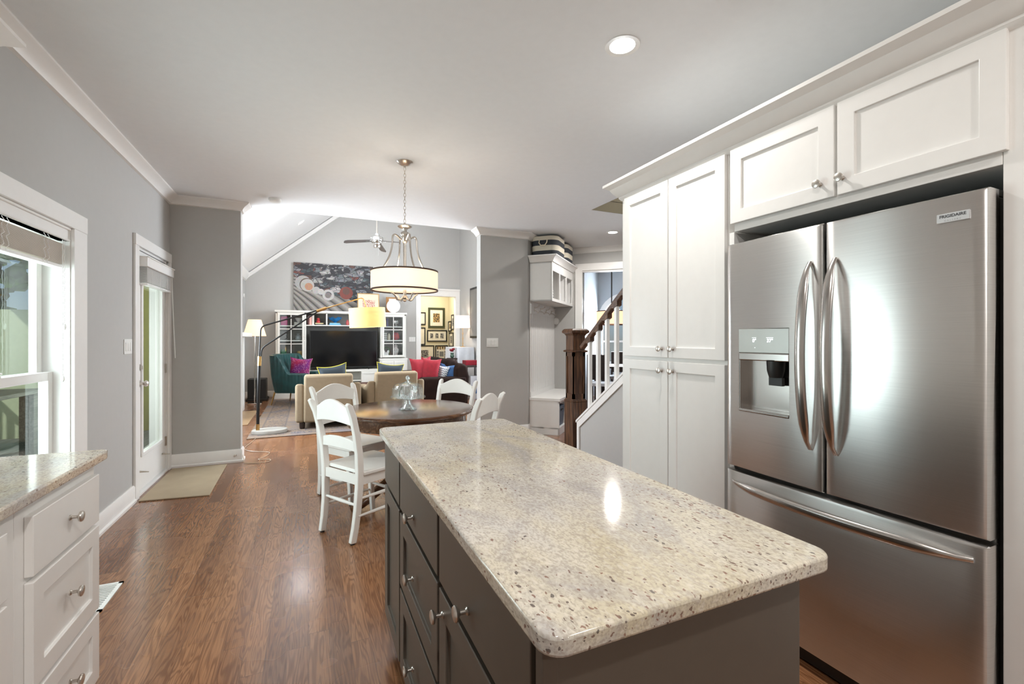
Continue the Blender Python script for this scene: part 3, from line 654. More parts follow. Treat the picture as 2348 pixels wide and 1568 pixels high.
# ================================================================== CABINET PARTS
def knob(parent, x, y, z, d, name='knob', s=1.0):
    """mushroom knob; d = unit direction it points"""
    q = Vector(d).to_track_quat('Z', 'Y').to_matrix().to_4x4()
    return MB().lathe([(.0085*s, 0), (.0085*s, .003), (.0050*s, .006), (.0048*s, .018*s), (.009*s, .021*s), (.0155*s, .024*s), (.0165*s, .028*s), (.0150*s, .031*s), (.009*s, .033*s), (0, .0335*s)], M=Matrix.Translation((x, y, z)) @ q, seg=20).build(name, NICKEL, parent)
def door_x(parent, x, y0, y1, z0, z1, sgn, mat, name='door', fr=.058, th=.02, panel=True, label=None):
    """shaker front in a plane x=const; sgn = side it faces"""
    m = MB(); xb, xf = x, x+sgn*th
    if panel:
        xr = xb+sgn*(th-.010)
        q = lambda x, a, b, c_, d: [m.bm.verts.new(p) for p in ((x, a, c_), (x, b, c_), (x, b, d), (x, a, d))]
        o0, o1 = q(xb, y0, y1, z0, z1), q(xf, y0, y1, z0, z1)
        i1, i2 = q(xf, y0+fr, y1-fr, z0+fr, z1-fr), q(xr, y0+fr, y1-fr, z0+fr, z1-fr)
        m.face(o0[::-1]); m.face(i2)
        for a_, b_ in ((o0, o1), (o1, i1), (i1, i2)):
            for k in range(4): m.face([a_[k], a_[(k+1) % 4], b_[(k+1) % 4], b_[k]])
    else: m.box((xb, y0, z0), (xf, y1, z1))
    return m.build(name, mat, parent, bevel=.0022, smooth=0)

# ---- left base cabinets: front face frame X=-.69, fronts at -.67
t = thing('base_cabinet', 'white base cabinet of stacked drawers under the left granite counter, nearest the door', 'cabinet', (0, 0, 0))
bx('body', (XL+.005, 1.585, .10), (-.69, 2.062, .883), CAB, t)
bx('toe_kick', (XL+.005, 1.585, 0), (-.76, 2.05, .10), CAB, t)
for z0, z1, pn in ((.675, .838, 0), (.372, .660, 1), (.125, .357, 1)):
    d = door_x(t, -.69, 1.628, 2.046, z0, z1, 1, CAB, 'drawer', panel=bool(pn), fr=.055)
    knob(d, -.67, 1.83, (z0+z1)/2+ (.005 if pn == 0 else .015), (1, 0, 0))
t = thing('base_cabinet', 'white base cabinet at the left picture edge under the granite counter', 'cabinet', (0, 0, 0))
bx('body', (XL+.005, .72, .10), (-.69, 1.584, .883), CAB, t)
bx('toe_kick', (XL+.005, .72, 0), (-.76, 1.584, .10), CAB, t)
d = door_x(t, -.69, 1.12, 1.514, .675, .838, 1, CAB, 'drawer', panel=False); knob(d, -.67, 1.32, .76, (1, 0, 0))
d = door_x(t, -.69, 1.12, 1.514, .125, .660, 1, CAB, 'door'); knob(d, -.67, 1.17, .6, (1, 0, 0))
d = door_x(t, -.69, .76, 1.10, .125, .838, 1, CAB, 'door'); knob(d, -.67, .8, .76, (1, 0, 0))
m = MB(); m.prism([(XL+.003, .70), (-.652, .70), (-.652, 2.055), (-.656, 2.075), (-.672, 2.088), (XL+.003, 2.10)], .884, .915)
tag(m.build('countertop', GRANITE_LIT, bevel=.006, bseg=3, smooth=40), 'speckled cream granite countertop on the white cabinets under the window', 'countertop')
# upper cabinet left of the window, its crown just enters the picture
t = thing('wall_cabinet', 'white wall cabinet whose crown corner shows at the top left edge', 'cabinet', (0, 0, 0))
bx('body', (XL+.002, 1.20, 1.40), (-.97, 2.02, 2.235), CAB, t)
crown('crown', [(XL+.002, 2.02), (-.97, 2.02), (-.97, 1.2)], CAB, 1.0, 2.32, kind=None, parent=t)
for a, b in ((1.205, 1.605), (1.615, 2.015)): door_x(t, -.97, a, b, 1.41, 2.21, 1, CAB)

# ================================================================== ISLAND
t = thing('kitchen_island', 'dark taupe kitchen island cabinet with drawers and doors', 'kitchen island', (0, 0, 0))
IB0, IB1 = .575, 2.045
bx('body', (.325, IB0+.004, .10), (.852, IB1, .884), TAUPE, t)
bx('toe_kick', (.38, IB0+.03, 0), (.80, IB1-.03, .10), BLACK, t, bevel=0)
bx('end_panel', (.318, IB0-.006, .0), (.856, IB0+.004, .884), TAUPE, t)
bx('corner_post', (.300, IB0-.008, 0), (.326, IB0+.014, .884), TAUPE, t)
XF = .325
for (ya, yb, rows, kp) in ((.612, 1.135, ((.695, .862, 0), (.12, .678, 1)), .0), (1.155, 1.68, ((.695, .862, 0), (.42, .678, 1), (.12, .404, 1)), 0), (1.70, 2.035, ((.695, .862, 0), (.12, .678, 1)), 0)):
    for i, (z0, z1, pn) in enumerate(rows):
        nm = 'drawer' if (pn == 0 or len(rows) == 3) else 'door'
        d = door_x(t, XF, ya, yb, z0, z1, -1, TAUPE, nm, panel=bool(pn), fr=.062, th=.022)
        if ya < 1.69 and (nm == 'drawer'):
            knob(d, XF-.022, (ya+yb)/2 + (.03 if ya < 1 else .03), (z0+z1)/2+(-.035 if z0 > .69 else 0), (-1, 0, 0))
        elif ya < 1.69: knob(d, XF-.022, yb-.04, .63, (-1, 0, 0))
# counter with rounded corners
def rrect(x0, y0, x1, y1, r, n=6):
    p = []
    for cx, cy, a in ((x1-r, y1-r, 0), (x0+r, y1-r, 90), (x0+r, y0+r, 180), (x1-r, y0+r, 270)):
        for k in range(n+1):
            q = math.radians(a+90*k/n); p.append((cx+r*math.cos(q), cy+r*math.sin(q)))
    return p
m = MB(); m.prism(rrect(.283, .522, .888, 2.095, .035), .884, .915)
tag(m.build('island_countertop', GRANITE, bevel=.006, bseg=3, smooth=40), 'cream and grey speckled granite top of the kitchen island', 'countertop')
# ================================================================== RIGHT CABINET WALL
FX = 1.86
t = thing('pantry_cabinet', 'tall white double door pantry cabinet left of the refrigerator', 'cabinet', (0, 0, 0))
bx('body', (FX, 1.585, .10), (2.555, 2.405, 2.24), CAB, t)
bx('toe_kick', (FX+.06, 1.60, 0), (2.5, 2.40, .10), CAB, t)
for (a, b) in ((1.594, 1.972), (1.980, 2.366)):
    for z0, z1 in ((1.204, 2.205), (.12, 1.183)):
        d = door_x(t, FX, a, b, z0, z1, -1, CAB, fr=.058)
        ky = b-.035 if b < 1.98 else a+.045
        knob(d, FX-.02, ky, 1.254 if z0 > 1 else 1.130, (-1, 0, 0))
t = thing('overhead_cabinet', 'white two door cabinet surround above and beside the refrigerator', 'cabinet', (0, 0, 0))
bx('body', (FX, .633, 1.822), (2.555, 1.555, 2.24), CAB, t)
for (a, b, ky) in ((1.092, 1.563, 1.142), (.618, 1.080, 1.060)):
    d = door_x(t, FX, a, b, 1.858, 2.210, -1, CAB, fr=.060); knob(d, FX-.02, ky, 1.917, (-1, 0, 0))
bx('side_panel', (FX, .578, 0), (2.555, .632, 2.24), CAB, t)
bx('side_panel', (FX, 1.556, 0), (2.555, 1.584, 1.821), CAB, t)
t = thing('wall_oven_cabinet', 'white tall cabinet at the right picture edge beside the refrigerator panel', 'cabinet', (0, 0, 0))
bx('body', (FX+.02, -.3, 0), (2.555, .575, 2.24), CAB, t)
CCR = [(0, 0), (.092, 0), (.092, .016), (.082, .022), (.060, .034), (.045, .060), (.026, .082), (.018, .086), (.018, .094), (.008, .108), (0, .112)]
o = crown('crown_moulding', [(2.55, 2.405), (FX, 2.405), (FX, -.3)][::-1], CAB, 1.0, 2.315, CCR, kind=None)
o['label'] = 'white crown moulding along the top of the right hand cabinets'; o['category'] = 'moulding'

# ================================================================== REFRIGERATOR
fr = thing('refrigerator', 'stainless steel french door refrigerator with water dispenser and bottom freezer drawer', 'refrigerator', (2.15, 1.095, 0))
OX, OY = 2.15, 1.095     # local origin so the brushed grain runs evenly
def F(x, y, z): return (x-OX, y-OY, z)
bx('body', F(1.865, .648, .02), F(2.54, 1.542, 1.735), STEELD, fr, bevel=.004)
# hinge covers
for ya, yb in ((.652, .74), (1.45, 1.538)):
    bx('hinge_cover', F(1.84, ya, 1.735), F(1.99, yb, 1.762), STEELD, fr, bevel=.006)
def bulge(y): return 1.797 - .012*(1-((y-1.095)/.45)**2)   # face X at Y
def panel_door(name, ya, yb, z0, z1, hole=None):
    m = MB(); n = 18; r = .012
    ys = [ya, ya+.004, ya+.012] + [ya+.012+(yb-ya-.024)*k/n for k in range(1, n)] + [yb-.012, yb-.004, yb]
    if hole: ys = sorted(set([y for y in ys if abs(y-hole[0]) > .006 and abs(y-hole[1]) > .006] + [hole[0], hole[1]]))
    zs = [z0, z0+.004, z0+.012, z1-.012, z1-.004, z1]
    if hole: zs = sorted(zs + [hole[2], hole[3]])
    def xx(y, z):
        e = 0
        for d in (y-ya, yb-y, z-z0, z1-z):
            if d < .012: e = max(e, r*(1-math.sqrt(max(0, 1-(1-d/.012)**2)))) 
        return bulge(y)+e
    g = [[m.bm.verts.new(F(xx(y, z), y, z)) for z in zs] for y in ys]
    for i in range(len(ys)-1):
        for j in range(len(zs)-1):
            if hole and ys[i] >= hole[0]-1e-6 and ys[i+1] <= hole[1]+1e-6 and zs[j] >= hole[2]-1e-6 and zs[j+1] <= hole[3]+1e-6: continue
            m.face([g[i][j], g[i][j+1], g[i+1][j+1], g[i+1][j]])
    XB = 1.862
    b = [[m.bm.verts.new(F(XB, y, z)) for z in (z0, z1)] for y in (ya, yb)]
    # sides
    lo = [g[i][0] for i in range(len(ys))]; hi = [g[i][-1] for i in range(len(ys))]
    m.face(lo+[b[1][0], b[0][0]]); m.face([b[0][1], b[1][1]]+hi[::-1]); m.face(g[0][::-1]+[b[0][0], b[0][1]]); m.face([b[1][1], b[1][0]]+g[-1])
    m.face([b[0][0], b[1][0], b[1][1], b[0][1]])
    return m.build(name, STEEL, fr, smooth=30)
HO = (1.232, 1.474, .984, 1.356)
dl = panel_door('left_door', 1.100, 1.545, .722, 1.752, HO)
drr = panel_door('right_door', .641, 1.090, .722, 1.752)
panel_door('freezer_drawer', .641, 1.545, .080, .705)
bx('toe_grille', F(1.83, .66, .012), F(1.88, 1.53, .078), BLACK, fr)
# dispenser
ya, yb, z0, z1 = HO; xf = bulge((ya+yb)/2)
DISP = plain('dispenser_panel', (.46, .48, .46), .35, .35, noise=.02)
ds = MB(); zr = 1.215
ds.box(F(xf-.001, ya+.001, 1.248), F(xf+.02, yb-.001, z1-.001)); ds = ds.build('dispenser_panel', DISP, dl, bevel=.003, smooth=0)
bx('dispenser_lip', F(xf-.002, ya+.001, zr), F(xf+.02, yb-.001, 1.248), HANDLE, dl, bevel=.004)
m = MB(); xb = xf+.058
m.box(F(xb, ya, z0), F(xb+.002, yb, zr+.01))
m.box(F(xf+.006, ya, z0), F(xb, ya+.004, zr+.01)); m.box(F(xf+.006, yb-.004, z0), F(xb, yb, zr+.01)); m.box(F(xf+.006, ya, z0), F(xb, yb, z0+.006)); m.box(F(xf+.006, ya, zr+.008), F(xb, yb, zr+.014))
m.build('dispenser_recess', HANDLE, dl, smooth=0)
bx('drip_tray', F(xf-.003, ya+.002, z0+.001), F(xb-.002, yb-.002, z0+.014), HANDLE, dl, bevel=.003)
m = MB(); m.lathe([(.026, .03), (.034, .06), (.036, .10), (.040, .105)], F(xb-.026, 1.315, zr-.10), 14); m.box(F(xb-.03, 1.285, zr-.105), F(xb-.012, 1.345, zr-.07))
m.build('dispenser_nozzle', BLACK, dl, smooth=30)
MT = Matrix(((0, 0, -1, 0), (-1, 0, 0, 0), (0, 1, 0, 0), (0, 0, 0, 1)))  # text: +x -> -Y, +y -> +Z, faces -X
GLOW = emis('display_glow', (.9, .97, 1), .9)
for bd, y in (('0\u00b0', 1.392), ('37\u00b0', 1.318)):
    text_mesh(bd, .021, GLOW, dl, 'display_digits', Matrix.Translation(F(xf-.0015, y, 1.302)) @ MT, bold=.0004)
for y, wd in ((1.393, .010), (1.319, .016)): bx('display_bar', F(xf-.002, y-wd, 1.3145), F(xf-.001, y+wd, 1.3162), GLOW, dl, bevel=0)
bx('display_dot', F(xf-.002, 1.388, 1.270), F(xf-.001, 1.391, 1.273), GLOW, dl, bevel=0)
# name badge
xb_ = bulge(.718)
bd = bx('badge', F(xb_-.004, .680, 1.668), F(xb_+.004, .757, 1.696), plain('badge_metal', (.60, .61, .62), .35, .5, noise=.01), drr, bevel=.001)
DK = plain('badge_lettering', (.05, .05, .055), .4)
text_mesh('FRIGIDAIRE', .0125, DK, drr, 'lettering', Matrix.Translation(F(xb_-.0042, .7185, 1.6865)) @ MT, extrude=.0003, bold=.00035)
text_mesh('GALLERY', .0068, plain('badge_small_lettering', (.36, .36, .37), .4), drr, 'lettering', Matrix.Translation(F(xb_-.0042, .7185, 1.6735)) @ MT, extrude=.0003, spacing=1.6)
# handles: bowed bars
def vhandle(y, z0, z1, name):
    pts, ra_, rb_ = [], [], []
    n = 22
    for k in range(n+1):
        s = k/n; z = z0+(z1-z0)*s; o = math.sin(PI*s)**.55 if 0 < s < 1 else 0
        yy = y
        pts.append(F(bulge(y)-.004-.062*o, yy, z)); q = min(1, (math.sin(PI*s)*2.2)**.6) if 0 < s < 1 else .15
        ra_.append(.011*max(.35, q)); rb_.append(.020*max(.4, q))
    return MB().tube(pts, ra_, 14, rb_, up=(1, 0, 0)).build(name, HANDLE, fr)
vhandle(1.145, .880, 1.610, 'left_handle'); vhandle(1.052, .880, 1.610, 'right_handle')
pts, r1, r2 = [], [], []
for k in range(27):
    s = k/26; y = .672+(1.508-.672)*s; o = math.sin(PI*s)**.55 if 0 < s < 1 else 0
    q = min(1, (math.sin(PI*s)*2.2)**.6) if 0 < s < 1 else .15
    pts.append(F(bulge(y)-.004-.058*o, y, .655)); r1.append(.011*max(.35, q)); r2.append(.019*max(.4, q))
MB().tube(pts, r1, 14, r2, up=(1, 0, 0)).build('freezer_handle', HANDLE, fr)

# ================================================================== LIGHT FITTINGS
def downlight(x, y, label, pw=38, group=None, z=H, tilt=None, r=.062):
    t = thing('recessed_light', label, 'ceiling light', (x, y, z), group=group, rot=tilt)
    MB().lathe([(r, -.001), (r+.022, -.004), (r+.024, -.001), (r+.024, .002), (r, .002)], closed=True, seg=32).build('trim_ring', WHITEP, t)
    MB().lathe([(r, -.0005), (r, .002)], seg=32).build('lens', LENS, t)
    l = light('downlight', 'AREA', (0, 0, -.012), pw, (1, .96, .91), (0, 0, 0), r*1.9, disk=True); l.parent = t
    return t
downlight(1.417, 1.834, 'bright round ceiling light above the granite island', 14)
downlight(3.78, 5.10, 'round ceiling light in the hall above the stair newel', 22)
for x, y in ((.1, .2), (1.25, -.7), (.1, -2.0), (1.25, -2.4)):
    downlight(x, y, 'added unseen kitchen ceiling light behind the viewpoint', 18, 'added kitchen ceiling lights behind the viewpoint')  # unseen lamps added to brighten the kitchen
sl = math.atan(.8235)
downlight(-.146, 10.2, 'bright ceiling light in the sloping living room ceiling', 16, z=3.675, tilt=(0, -sl, 0))
downlight(1.9, 8.3, 'added unseen fill light high in the flat top of the living room vault', 36, z=4.91)  # added fill, given a fitting, to brighten the living room
downlight(3.1, 12.5, 'added unseen fill light in the ceiling of the yellow picture room', 26, z=2.9)  # unseen lamp added to light the picture room
downlight(3.4, 3.1, 'added unseen fill light at the top of the stairwell', 25, z=4.6)  # unseen lamp added to brighten the dark stair shaft
t = thing('smoke_detector', 'small white smoke detector on the ceiling near the back opening', 'smoke detector', (-.322, 5.306, H))
MB().lathe([(.060, 0), (.060, -.018), (.05, -.030), (0, -.032)]).build('cover', WHITEP, t)

# pendant over the table
PX, PY = .718, 3.764
t = thing('pendant_lamp', 'nickel pendant lamp with white drum shade hanging over the round table', 'pendant lamp', (PX, PY, 0))
MB().lathe([(.066, H), (.066, H-.004), (.060, H-.010), (.035, H-.026), (.012, H-.032), (.010, H-.042), (0, H-.042)], seg=32).build('canopy', NICKEL, t)
zt, zb = H-.045, 2.262; nl = 17
for k in range(nl):
    zc_ = zt-(k+.5)*(zt-zb)/nl; a = PI/2*(k % 2)
    pts = []
    for q in range(12):
        an = 2*PI*q/12; u, v = .0085*math.cos(an), (.5*(zt-zb)/nl+.004)*math.sin(an); pts.append((u*math.cos(a), u*math.sin(a), zc_+v))
    MB().tube(pts, .0019, 6, closed=True).build('chain_link', NICKEL, t)
MB().lathe([(.006, 2.262), (.010, 2.255), (.012, 2.240), (.050, 2.236), (.058, 2.230), (.050, 2.222), (.022, 2.212), (.018, 2.200), (.016, 2.190), (.030, 2.182), (.033, 2.165), (.026, 2.152), (.030, 2.145), (.026, 2.110), (.018, 2.100), (.013, 2.095), (.013, 1.665), (.022, 1.66), (.024, 1.645), (.012, 1.632), (.016, 1.622), (0, 1.612)], seg=28).build('stem', NICKEL, t)
for k in range(4):
    a = math.radians(12+90*k); pts = []
    for s_ in range(25):
        u = s_/24
        if u < .3: q = u/.3; r_, z_ = .03+.075*math.sin(q*PI/2), 2.120+.035*math.sin(q*PI)
        else:
            q = (u-.3)/.7; r_ = .105+.10*q**2.2 + (.0); z_ = 2.120-.27*q
        pts.append((r_*math.cos(a), r_*math.sin(a), z_))
    MB().tube(pts, .0075, 8).build('arm', NICKEL, t)
    pts = [((.015+.11*q)*math.cos(a+.2), (.015+.11*q)*math.sin(a+.2), 1.655+.0-.028*math.sin(PI*min(1, q*1.4))+.06*max(0, q-.55)) for q in [j/10 for j in range(11)]]
    MB().tube(pts, .0065, 8).build('lower_arm', NICKEL, t)
def shade_mat(name, col, st, trans=.5):
    m, nt, b = newmat(name); nt.nodes.remove(b); o = nt.nodes['Material Output']
    d = nt.nodes.new('ShaderNodeBsdfDiffuse'); d.inputs[0].default_value = (*col, 1); tr = nt.nodes.new('ShaderNodeBsdfTranslucent'); tr.inputs[0].default_value = (*col, 1)
    x = nt.nodes.new('ShaderNodeMixShader'); x.inputs[0].default_value = trans; L(nt, d.outputs[0], x.inputs[1]); L(nt, tr.outputs[0], x.inputs[2])
    e = nt.nodes.new('ShaderNodeEmission'); e.inputs[0].default_value = (*col, 1); e.inputs[1].default_value = st
    a = nt.nodes.new('ShaderNodeAddShader'); L(nt, x.outputs[0], a.inputs[0]); L(nt, e.outputs[0], a.inputs[1]); L(nt, a.outputs[0], o.inputs[0]); return m
SHW = shade_mat('drum_shade_cloth', (.95, .89, .80), .10); SHY = shade_mat('yellow_shade_cloth', (.90, .74, .42), .12); SHC = shade_mat('cream_shade_cloth', (.92, .76, .55), .45); SHP = shade_mat('white_shade_cloth', (.86, .80, .76), .40)
MB().lathe([(.266, 1.705), (.268, 1.705), (.268, 1.862), (.266, 1.862)], seg=64, closed=True).build('shade', SHW, t, smooth=60)
BR = plain('brown_braid', (.08, .045, .03), .8)
for z in (1.708, 1.860): MB().lathe([(.2655, z-.006), (.2700, z-.006), (.2700, z+.006), (.2655, z+.006)], seg=64, closed=True).build('shade_band', BR, t)
MB().lathe([(0, 1.712), (.262, 1.712), (.262, 1.714), (0, 1.714)], seg=48).build('diffuser', SHW, t)
for k in range(4):
    a = math.radians(32+90*k); MB().ball((.11*math.cos(a), .11*math.sin(a), 1.80), .024, sz=1.4).build('bulb', BULB, t)
l = light('pendant_bulb', 'POINT', (0, 0, 1.815), 11, (1, .90, .78), size=.08); l.parent = t

# ================================================================== DINING TABLE
TX, TY = .735, 3.71
t = thing('dining_table', 'round dark wood pedestal dining table under the pendant lamp', 'table', (TX, TY, 0), math.radians(0))
prof = [(0, .716), (.93, .716), (.975, .722), (1.0, .733), (1.0, .742), (.985, .750), (.95, .753), (0, .753)]
RXT, RYT = .53, .53
m = MB(); m.rings([[(RXT*r*math.cos(2*PI*k/64), RYT*r*math.sin(2*PI*k/64), z) for k in range(64)] for r, z in [(max(a, .001), b) for a, b in prof]]); m.build('tabletop', TABLEW, t, smooth=30)
m = MB(); m.rings([[(RXT*r*math.cos(2*PI*k/64), RYT*r*math.sin(2*PI*k/64), z) for k in range(64)] for r, z in [(.86, .63), (.88, .64), (.88, .716), (.86, .716)]], closed=True); m.build('apron', TABLEW, t, smooth=30)
MB().lathe([(.11, .63), (.11, .60), (.06, .56), (.055, .50), (.09, .44), (.105, .36), (.08, .28), (.06, .24), (.095, .21), (.095, .16), (.05, .13), (0, .13)], seg=28).build('pedestal', TABLEW, t)
for k in range(4):
    a = math.radians(15+90*k); pts = []
    rs_ = [.06, .14, .24, .34, .42, .47]; zs_ = [.19, .20, .15, .075, .045, .04]; wd = [.035, .035, .032, .03, .034, .038]
    MB().tube([(r*math.cos(a), r*math.sin(a), z) for r, z in zip(rs_, zs_)], [.05, .048, .042, .034, .036, .034], 12, wd).build('foot', TABLEW, t, sub=1)
# cake stand with dome
CLEAR, nt, b = newmat('clear_glass'); b.inputs['Base Color'].default_value = (.97, .99, 1, 1); b.inputs['Roughness'].default_value = .03; b.inputs['Transmission Weight'].default_value = 1; b.inputs['IOR'].default_value = 1.42
nt.nodes.remove(b); gl = nt.nodes.new('ShaderNodeBsdfGlossy'); gl.inputs[1].default_value = .04; gl.inputs[0].default_value = (.95, 1, 1, 1)
tr = nt.nodes.new('ShaderNodeBsdfTransparent'); tr.inputs[0].default_value = (.92, .955, .965, 1); fz = nt.nodes.new('ShaderNodeLayerWeight'); fz.inputs[0].default_value = .34
tt = nt.nodes.new('ShaderNodeTexCoord'); sp = nt.nodes.new('ShaderNodeSeparateXYZ'); L(nt, tt.outputs['Object'], sp.inputs[0])
an = mth(nt, 'ARCTAN2', sp.outputs[1], sp.outputs[0]); rib = mth(nt, 'SINE', mth(nt, 'MULTIPLY', an, 60.0))
bp_ = nt.nodes.new('ShaderNodeBump'); bp_.inputs[0].default_value = .8; bp_.inputs[1].default_value = .01; L(nt, rib, bp_.inputs['Height']); L(nt, bp_.outputs[0], fz.inputs['Normal']); L(nt, bp_.outputs[0], gl.inputs['Normal'])
mx = nt.nodes.new('ShaderNodeMixShader'); L(nt, fz.outputs['Facing'], mx.inputs[0]); L(nt, tr.outputs[0], mx.inputs[1]); L(nt, gl.outputs[0], mx.inputs[2]); L(nt, mx.outputs[0], nt.nodes['Material Output'].inputs[0])
t = thing('cake_stand', 'clear ribbed glass cake stand with domed lid on the round table', 'cake stand', (.715, 3.623, .753))
MB().lathe([(.070, 0), (.072, .004), (.062, .016), (.035, .045), (.028, .075), (.034, .092), (.125, .098), (.138, .094), (.140, .100), (.125, .106), (0, .106)], seg=40).build('stand', CLEAR, t)
lid = MB().lathe([(.132, .104), (.135, .106), (.122, .116), (.120, .165), (.108, .192), (.080, .206), (.030, .214), (.024, .222), (0, .223)], seg=48, cap=False).build('lid', CLEAR, t)
m = MB(); m.ball((0, 0, .248), .020); m.lathe([(.010, .215), (.008, .232)], seg=12); m.build('lid_knob', CLEAR, lid)

# ================================================================== DINING CHAIRS
def chair(label, loc, rz):
    t = thing('dining_chair', label, 'chair', loc, rz, 'white ladder back chairs round the table')
    for s in (-1, 1):
        x = s*.185
        pts = [(x-s*.018, -.240, .008), (x-s*.014, -.224, .10), (x-s*.008, -.210, .22), (x, -.204, .36), (x+s*.004, -.204, .46), (x+s*.008, -.212, .58), (x+s*.013, -.236, .71), (x+s*.018, -.264, .82), (x+s*.022, -.292, .885), (x+s*.024, -.310, .905)]
        MB().sq(pts, [.032, .032, .034, .036, .036, .036, .035, .034, .033, .026], [.042, .042, .044, .046, .046, .044, .040, .038, .036, .020]).build('rear_leg', CHAIRW, t, bevel=.005)
        MB().lathe([(.014, 0), (.014, .008)], (x-s*.018, -.240, 0), 12).build('glide', BLACK, t)
        x = s*.195
        MB().sq([(x, .195, .008), (x, .188, .12), (x, .178, .26), (x, .176, .43)], [.030, .032, .036, .038], [.030, .032, .036, .038]).build('front_leg', CHAIRW, t, bevel=.005)
        MB().lathe([(.014, 0), (.014, .008)], (x, .195, 0), 12).build('glide', BLACK, t)
        for zz, r in ((.175, .0105), (.285, .0105)):
            MB().tube([(s*.188, -.212, zz), (s*.19, -.1, zz), (s*.192, 0, zz), (s*.193, .1, zz), (s*.195, .182, zz)], [.007, .010, .0125, .010, .007], 10).build('side_stretcher', CHAIRW, t)
    MB().tube([(-.185, -.21, .24), (-.08, -.21, .24), (0, -.21, .24), (.08, -.21, .24), (.185, -.21, .24)], [.007, .010, .0125, .010, .007], 10).build('rear_stretcher', CHAIRW, t)
    MB().tube([(-.19, .186, .22), (0, .186, .22), (.19, .186, .22)], [.008, .0125, .008], 10).build('front_stretcher', CHAIRW, t)
    xs = [-.192+.384*k/14 for k in range(15)]
    MB().slat(xs, lambda x: .760+.022*(1-(x/.192)**2), lambda x: .858+.062*max(0, math.cos(x/.192*PI/2))**1.3, lambda x: -.258-.022*(1-(x/.192)**2), .020).build('top_rail', CHAIRW, t, bevel=.004)
    MB().slat(xs, lambda x: .585+.012*(1-(x/.192)**2), lambda x: .645+.028*(1-(x/.192)**2), lambda x: -.216-.020*(1-(x/.192)**2), .018).build('back_slat', CHAIRW, t, bevel=.004)
    m = MB(); g = 12; top = []
    poly = [(-.215, -.185), (.215, -.185), (.228, .20), (.215, .225), (-.215, .225), (-.228, .20)]
    m.prism(poly, .432, .456); m.build('seat', CHAIRW, t, bevel=.006, bseg=3)
    m = MB()
    m.box((-.17, -.214, .372), (.17, -.194, .432)); m.box((-.18, .168, .372), (.18, .188, .432)); m.box((-.200, -.19, .372), (-.180, .17, .432)); m.box((.180, -.19, .372), (.200, .17, .432))
    m.build('apron', CHAIRW, t, smooth=0)
    return t
def face(fx, fy): return math.atan2(-fx, fy)
def chair_at(cx, cy, fx, fy):
    n = math.hypot(fx, fy); fx, fy = fx/n, fy/n
    return (cx+.204*fx, cy+.204*fy, 0), face(fx, fy)
loc, rz = chair_at(.200, 3.225, .86, .51)
ch = chair('white ladder back dining chair nearest the viewer, its back toward the door', loc, rz)
loc, rz = chair_at(.245, 4.22, .55, -.835); dup(ch, loc, rz, 'white ladder back dining chair between the nearest chair and the cream armchairs')
loc, rz = chair_at(1.27, 4.25, -.80, -.60); dup(ch, loc, rz, 'white ladder back dining chair on the far side of the table before the brown sofa')
loc, rz = chair_at(1.135, 3.11, -.70, .71); dup(ch, loc, rz, 'white ladder back dining chair half hidden behind the island corner')

# ================================================================== HALL: locker, stairs
# local frame: origin at near front-corner of the diagonal wall; +X along the wall away, +Y out of the wall toward the hall
LM = Matrix.Translation((2.75, 5.63, 0)) @ Matrix.Rotation(math.radians(45), 4, 'Z')   # x->(1,1)/√2, y->(-1,1)/√2 (into wall)
def lroot(name, label, cat):
    o = bpy.data.objects.new(name, None); COL.objects.link(o); o.matrix_world = LM; o['label'] = label; o['category'] = cat; return o
t = lroot('coat_bench', 'built in white mudroom bench with hooks and cubbies against the diagonal wall', 'hall bench')
A0, A1 = .065, 1.285
D, DU = -.428, -.325
m = MB(); m.box((A0, D, 0), (A0+.02, -.003, .46)); m.box((A1-.02, D, 0), (A1, -.003, .46)); m.box((A0, D, .08), (A1, -.003, .10)); m.box((A0, -.015, 0), (A1, -.003, .46)); m.box((A0, D, 0), (A1, D+.02, .08))
for q in (.47, .88): m.box((q-.01, D, .08), (q+.01, -.003, .46))
m.box((A0, D, .43), (A1, D+.02, .46)); m.build('bench_base', TRIM, t, smooth=0)
bx('bench_seat', (A0-.012, D-.018, .46), (A1, -.003, .50), TRIM, t, bevel=.005)
m = MB(); m.box((A0, -.016, .50), (A1-.0, -.003, 1.83))
for k in range(14):
    x = A0+.05+k*.086; m.box((x, -.021, .56), (x+.078, -.015, 1.78))
m.box((A0, -.026, .50), (A1, -.015, .57)); m.box((A0, -.030, 1.66), (A1, -.015, 1.80)); m.build('beadboard_back', TRIM, t, smooth=0)
m = MB(); m.box((A0, DU, 1.83), (A0+.02, -.003, 2.37)); m.box((A1-.02, DU, 1.83), (A1, -.003, 2.37)); m.box((A0, DU, 1.83), (A1, -.003, 1.85)); m.box((A0, DU, 2.35), (A1, -.003, 2.37)); m.box((A0, -.012, 1.83), (A1, -.003, 2.37))
m.box((A0, DU-.004, 1.83), (A1, DU+.016, 1.87)); m.box((A0, DU-.004, 2.25), (A1, DU+.016, 2.37)); m.box((A0, DU-.004, 1.87), (A0+.04, DU+.016, 2.25)); m.box((A1-.04, DU-.004, 1.87), (A1, DU+.016, 2.25))
for q in (.475, .875): m.box((q-.02, DU-.004, 1.87), (q+.02, DU+.016, 2.25)); m.box((q-.009, DU, 1.83), (q+.009, -.003, 2.37))
m.build('cubby_cabinet', TRIM, t, smooth=0)
cr = crown('cubby_crown', [(A0, -.003), (A0, DU-.004), (A1, DU-.004), (A1, -.003)][::-1], TRIM, 1.0, 2.455, kind=None, parent=t)
bpy.data.objects.remove(cr)
P_ = [(A0, -.01), (A0, DU-.004), (A1, DU-.004), (A1, -.01)]
m = MB(); rs = []
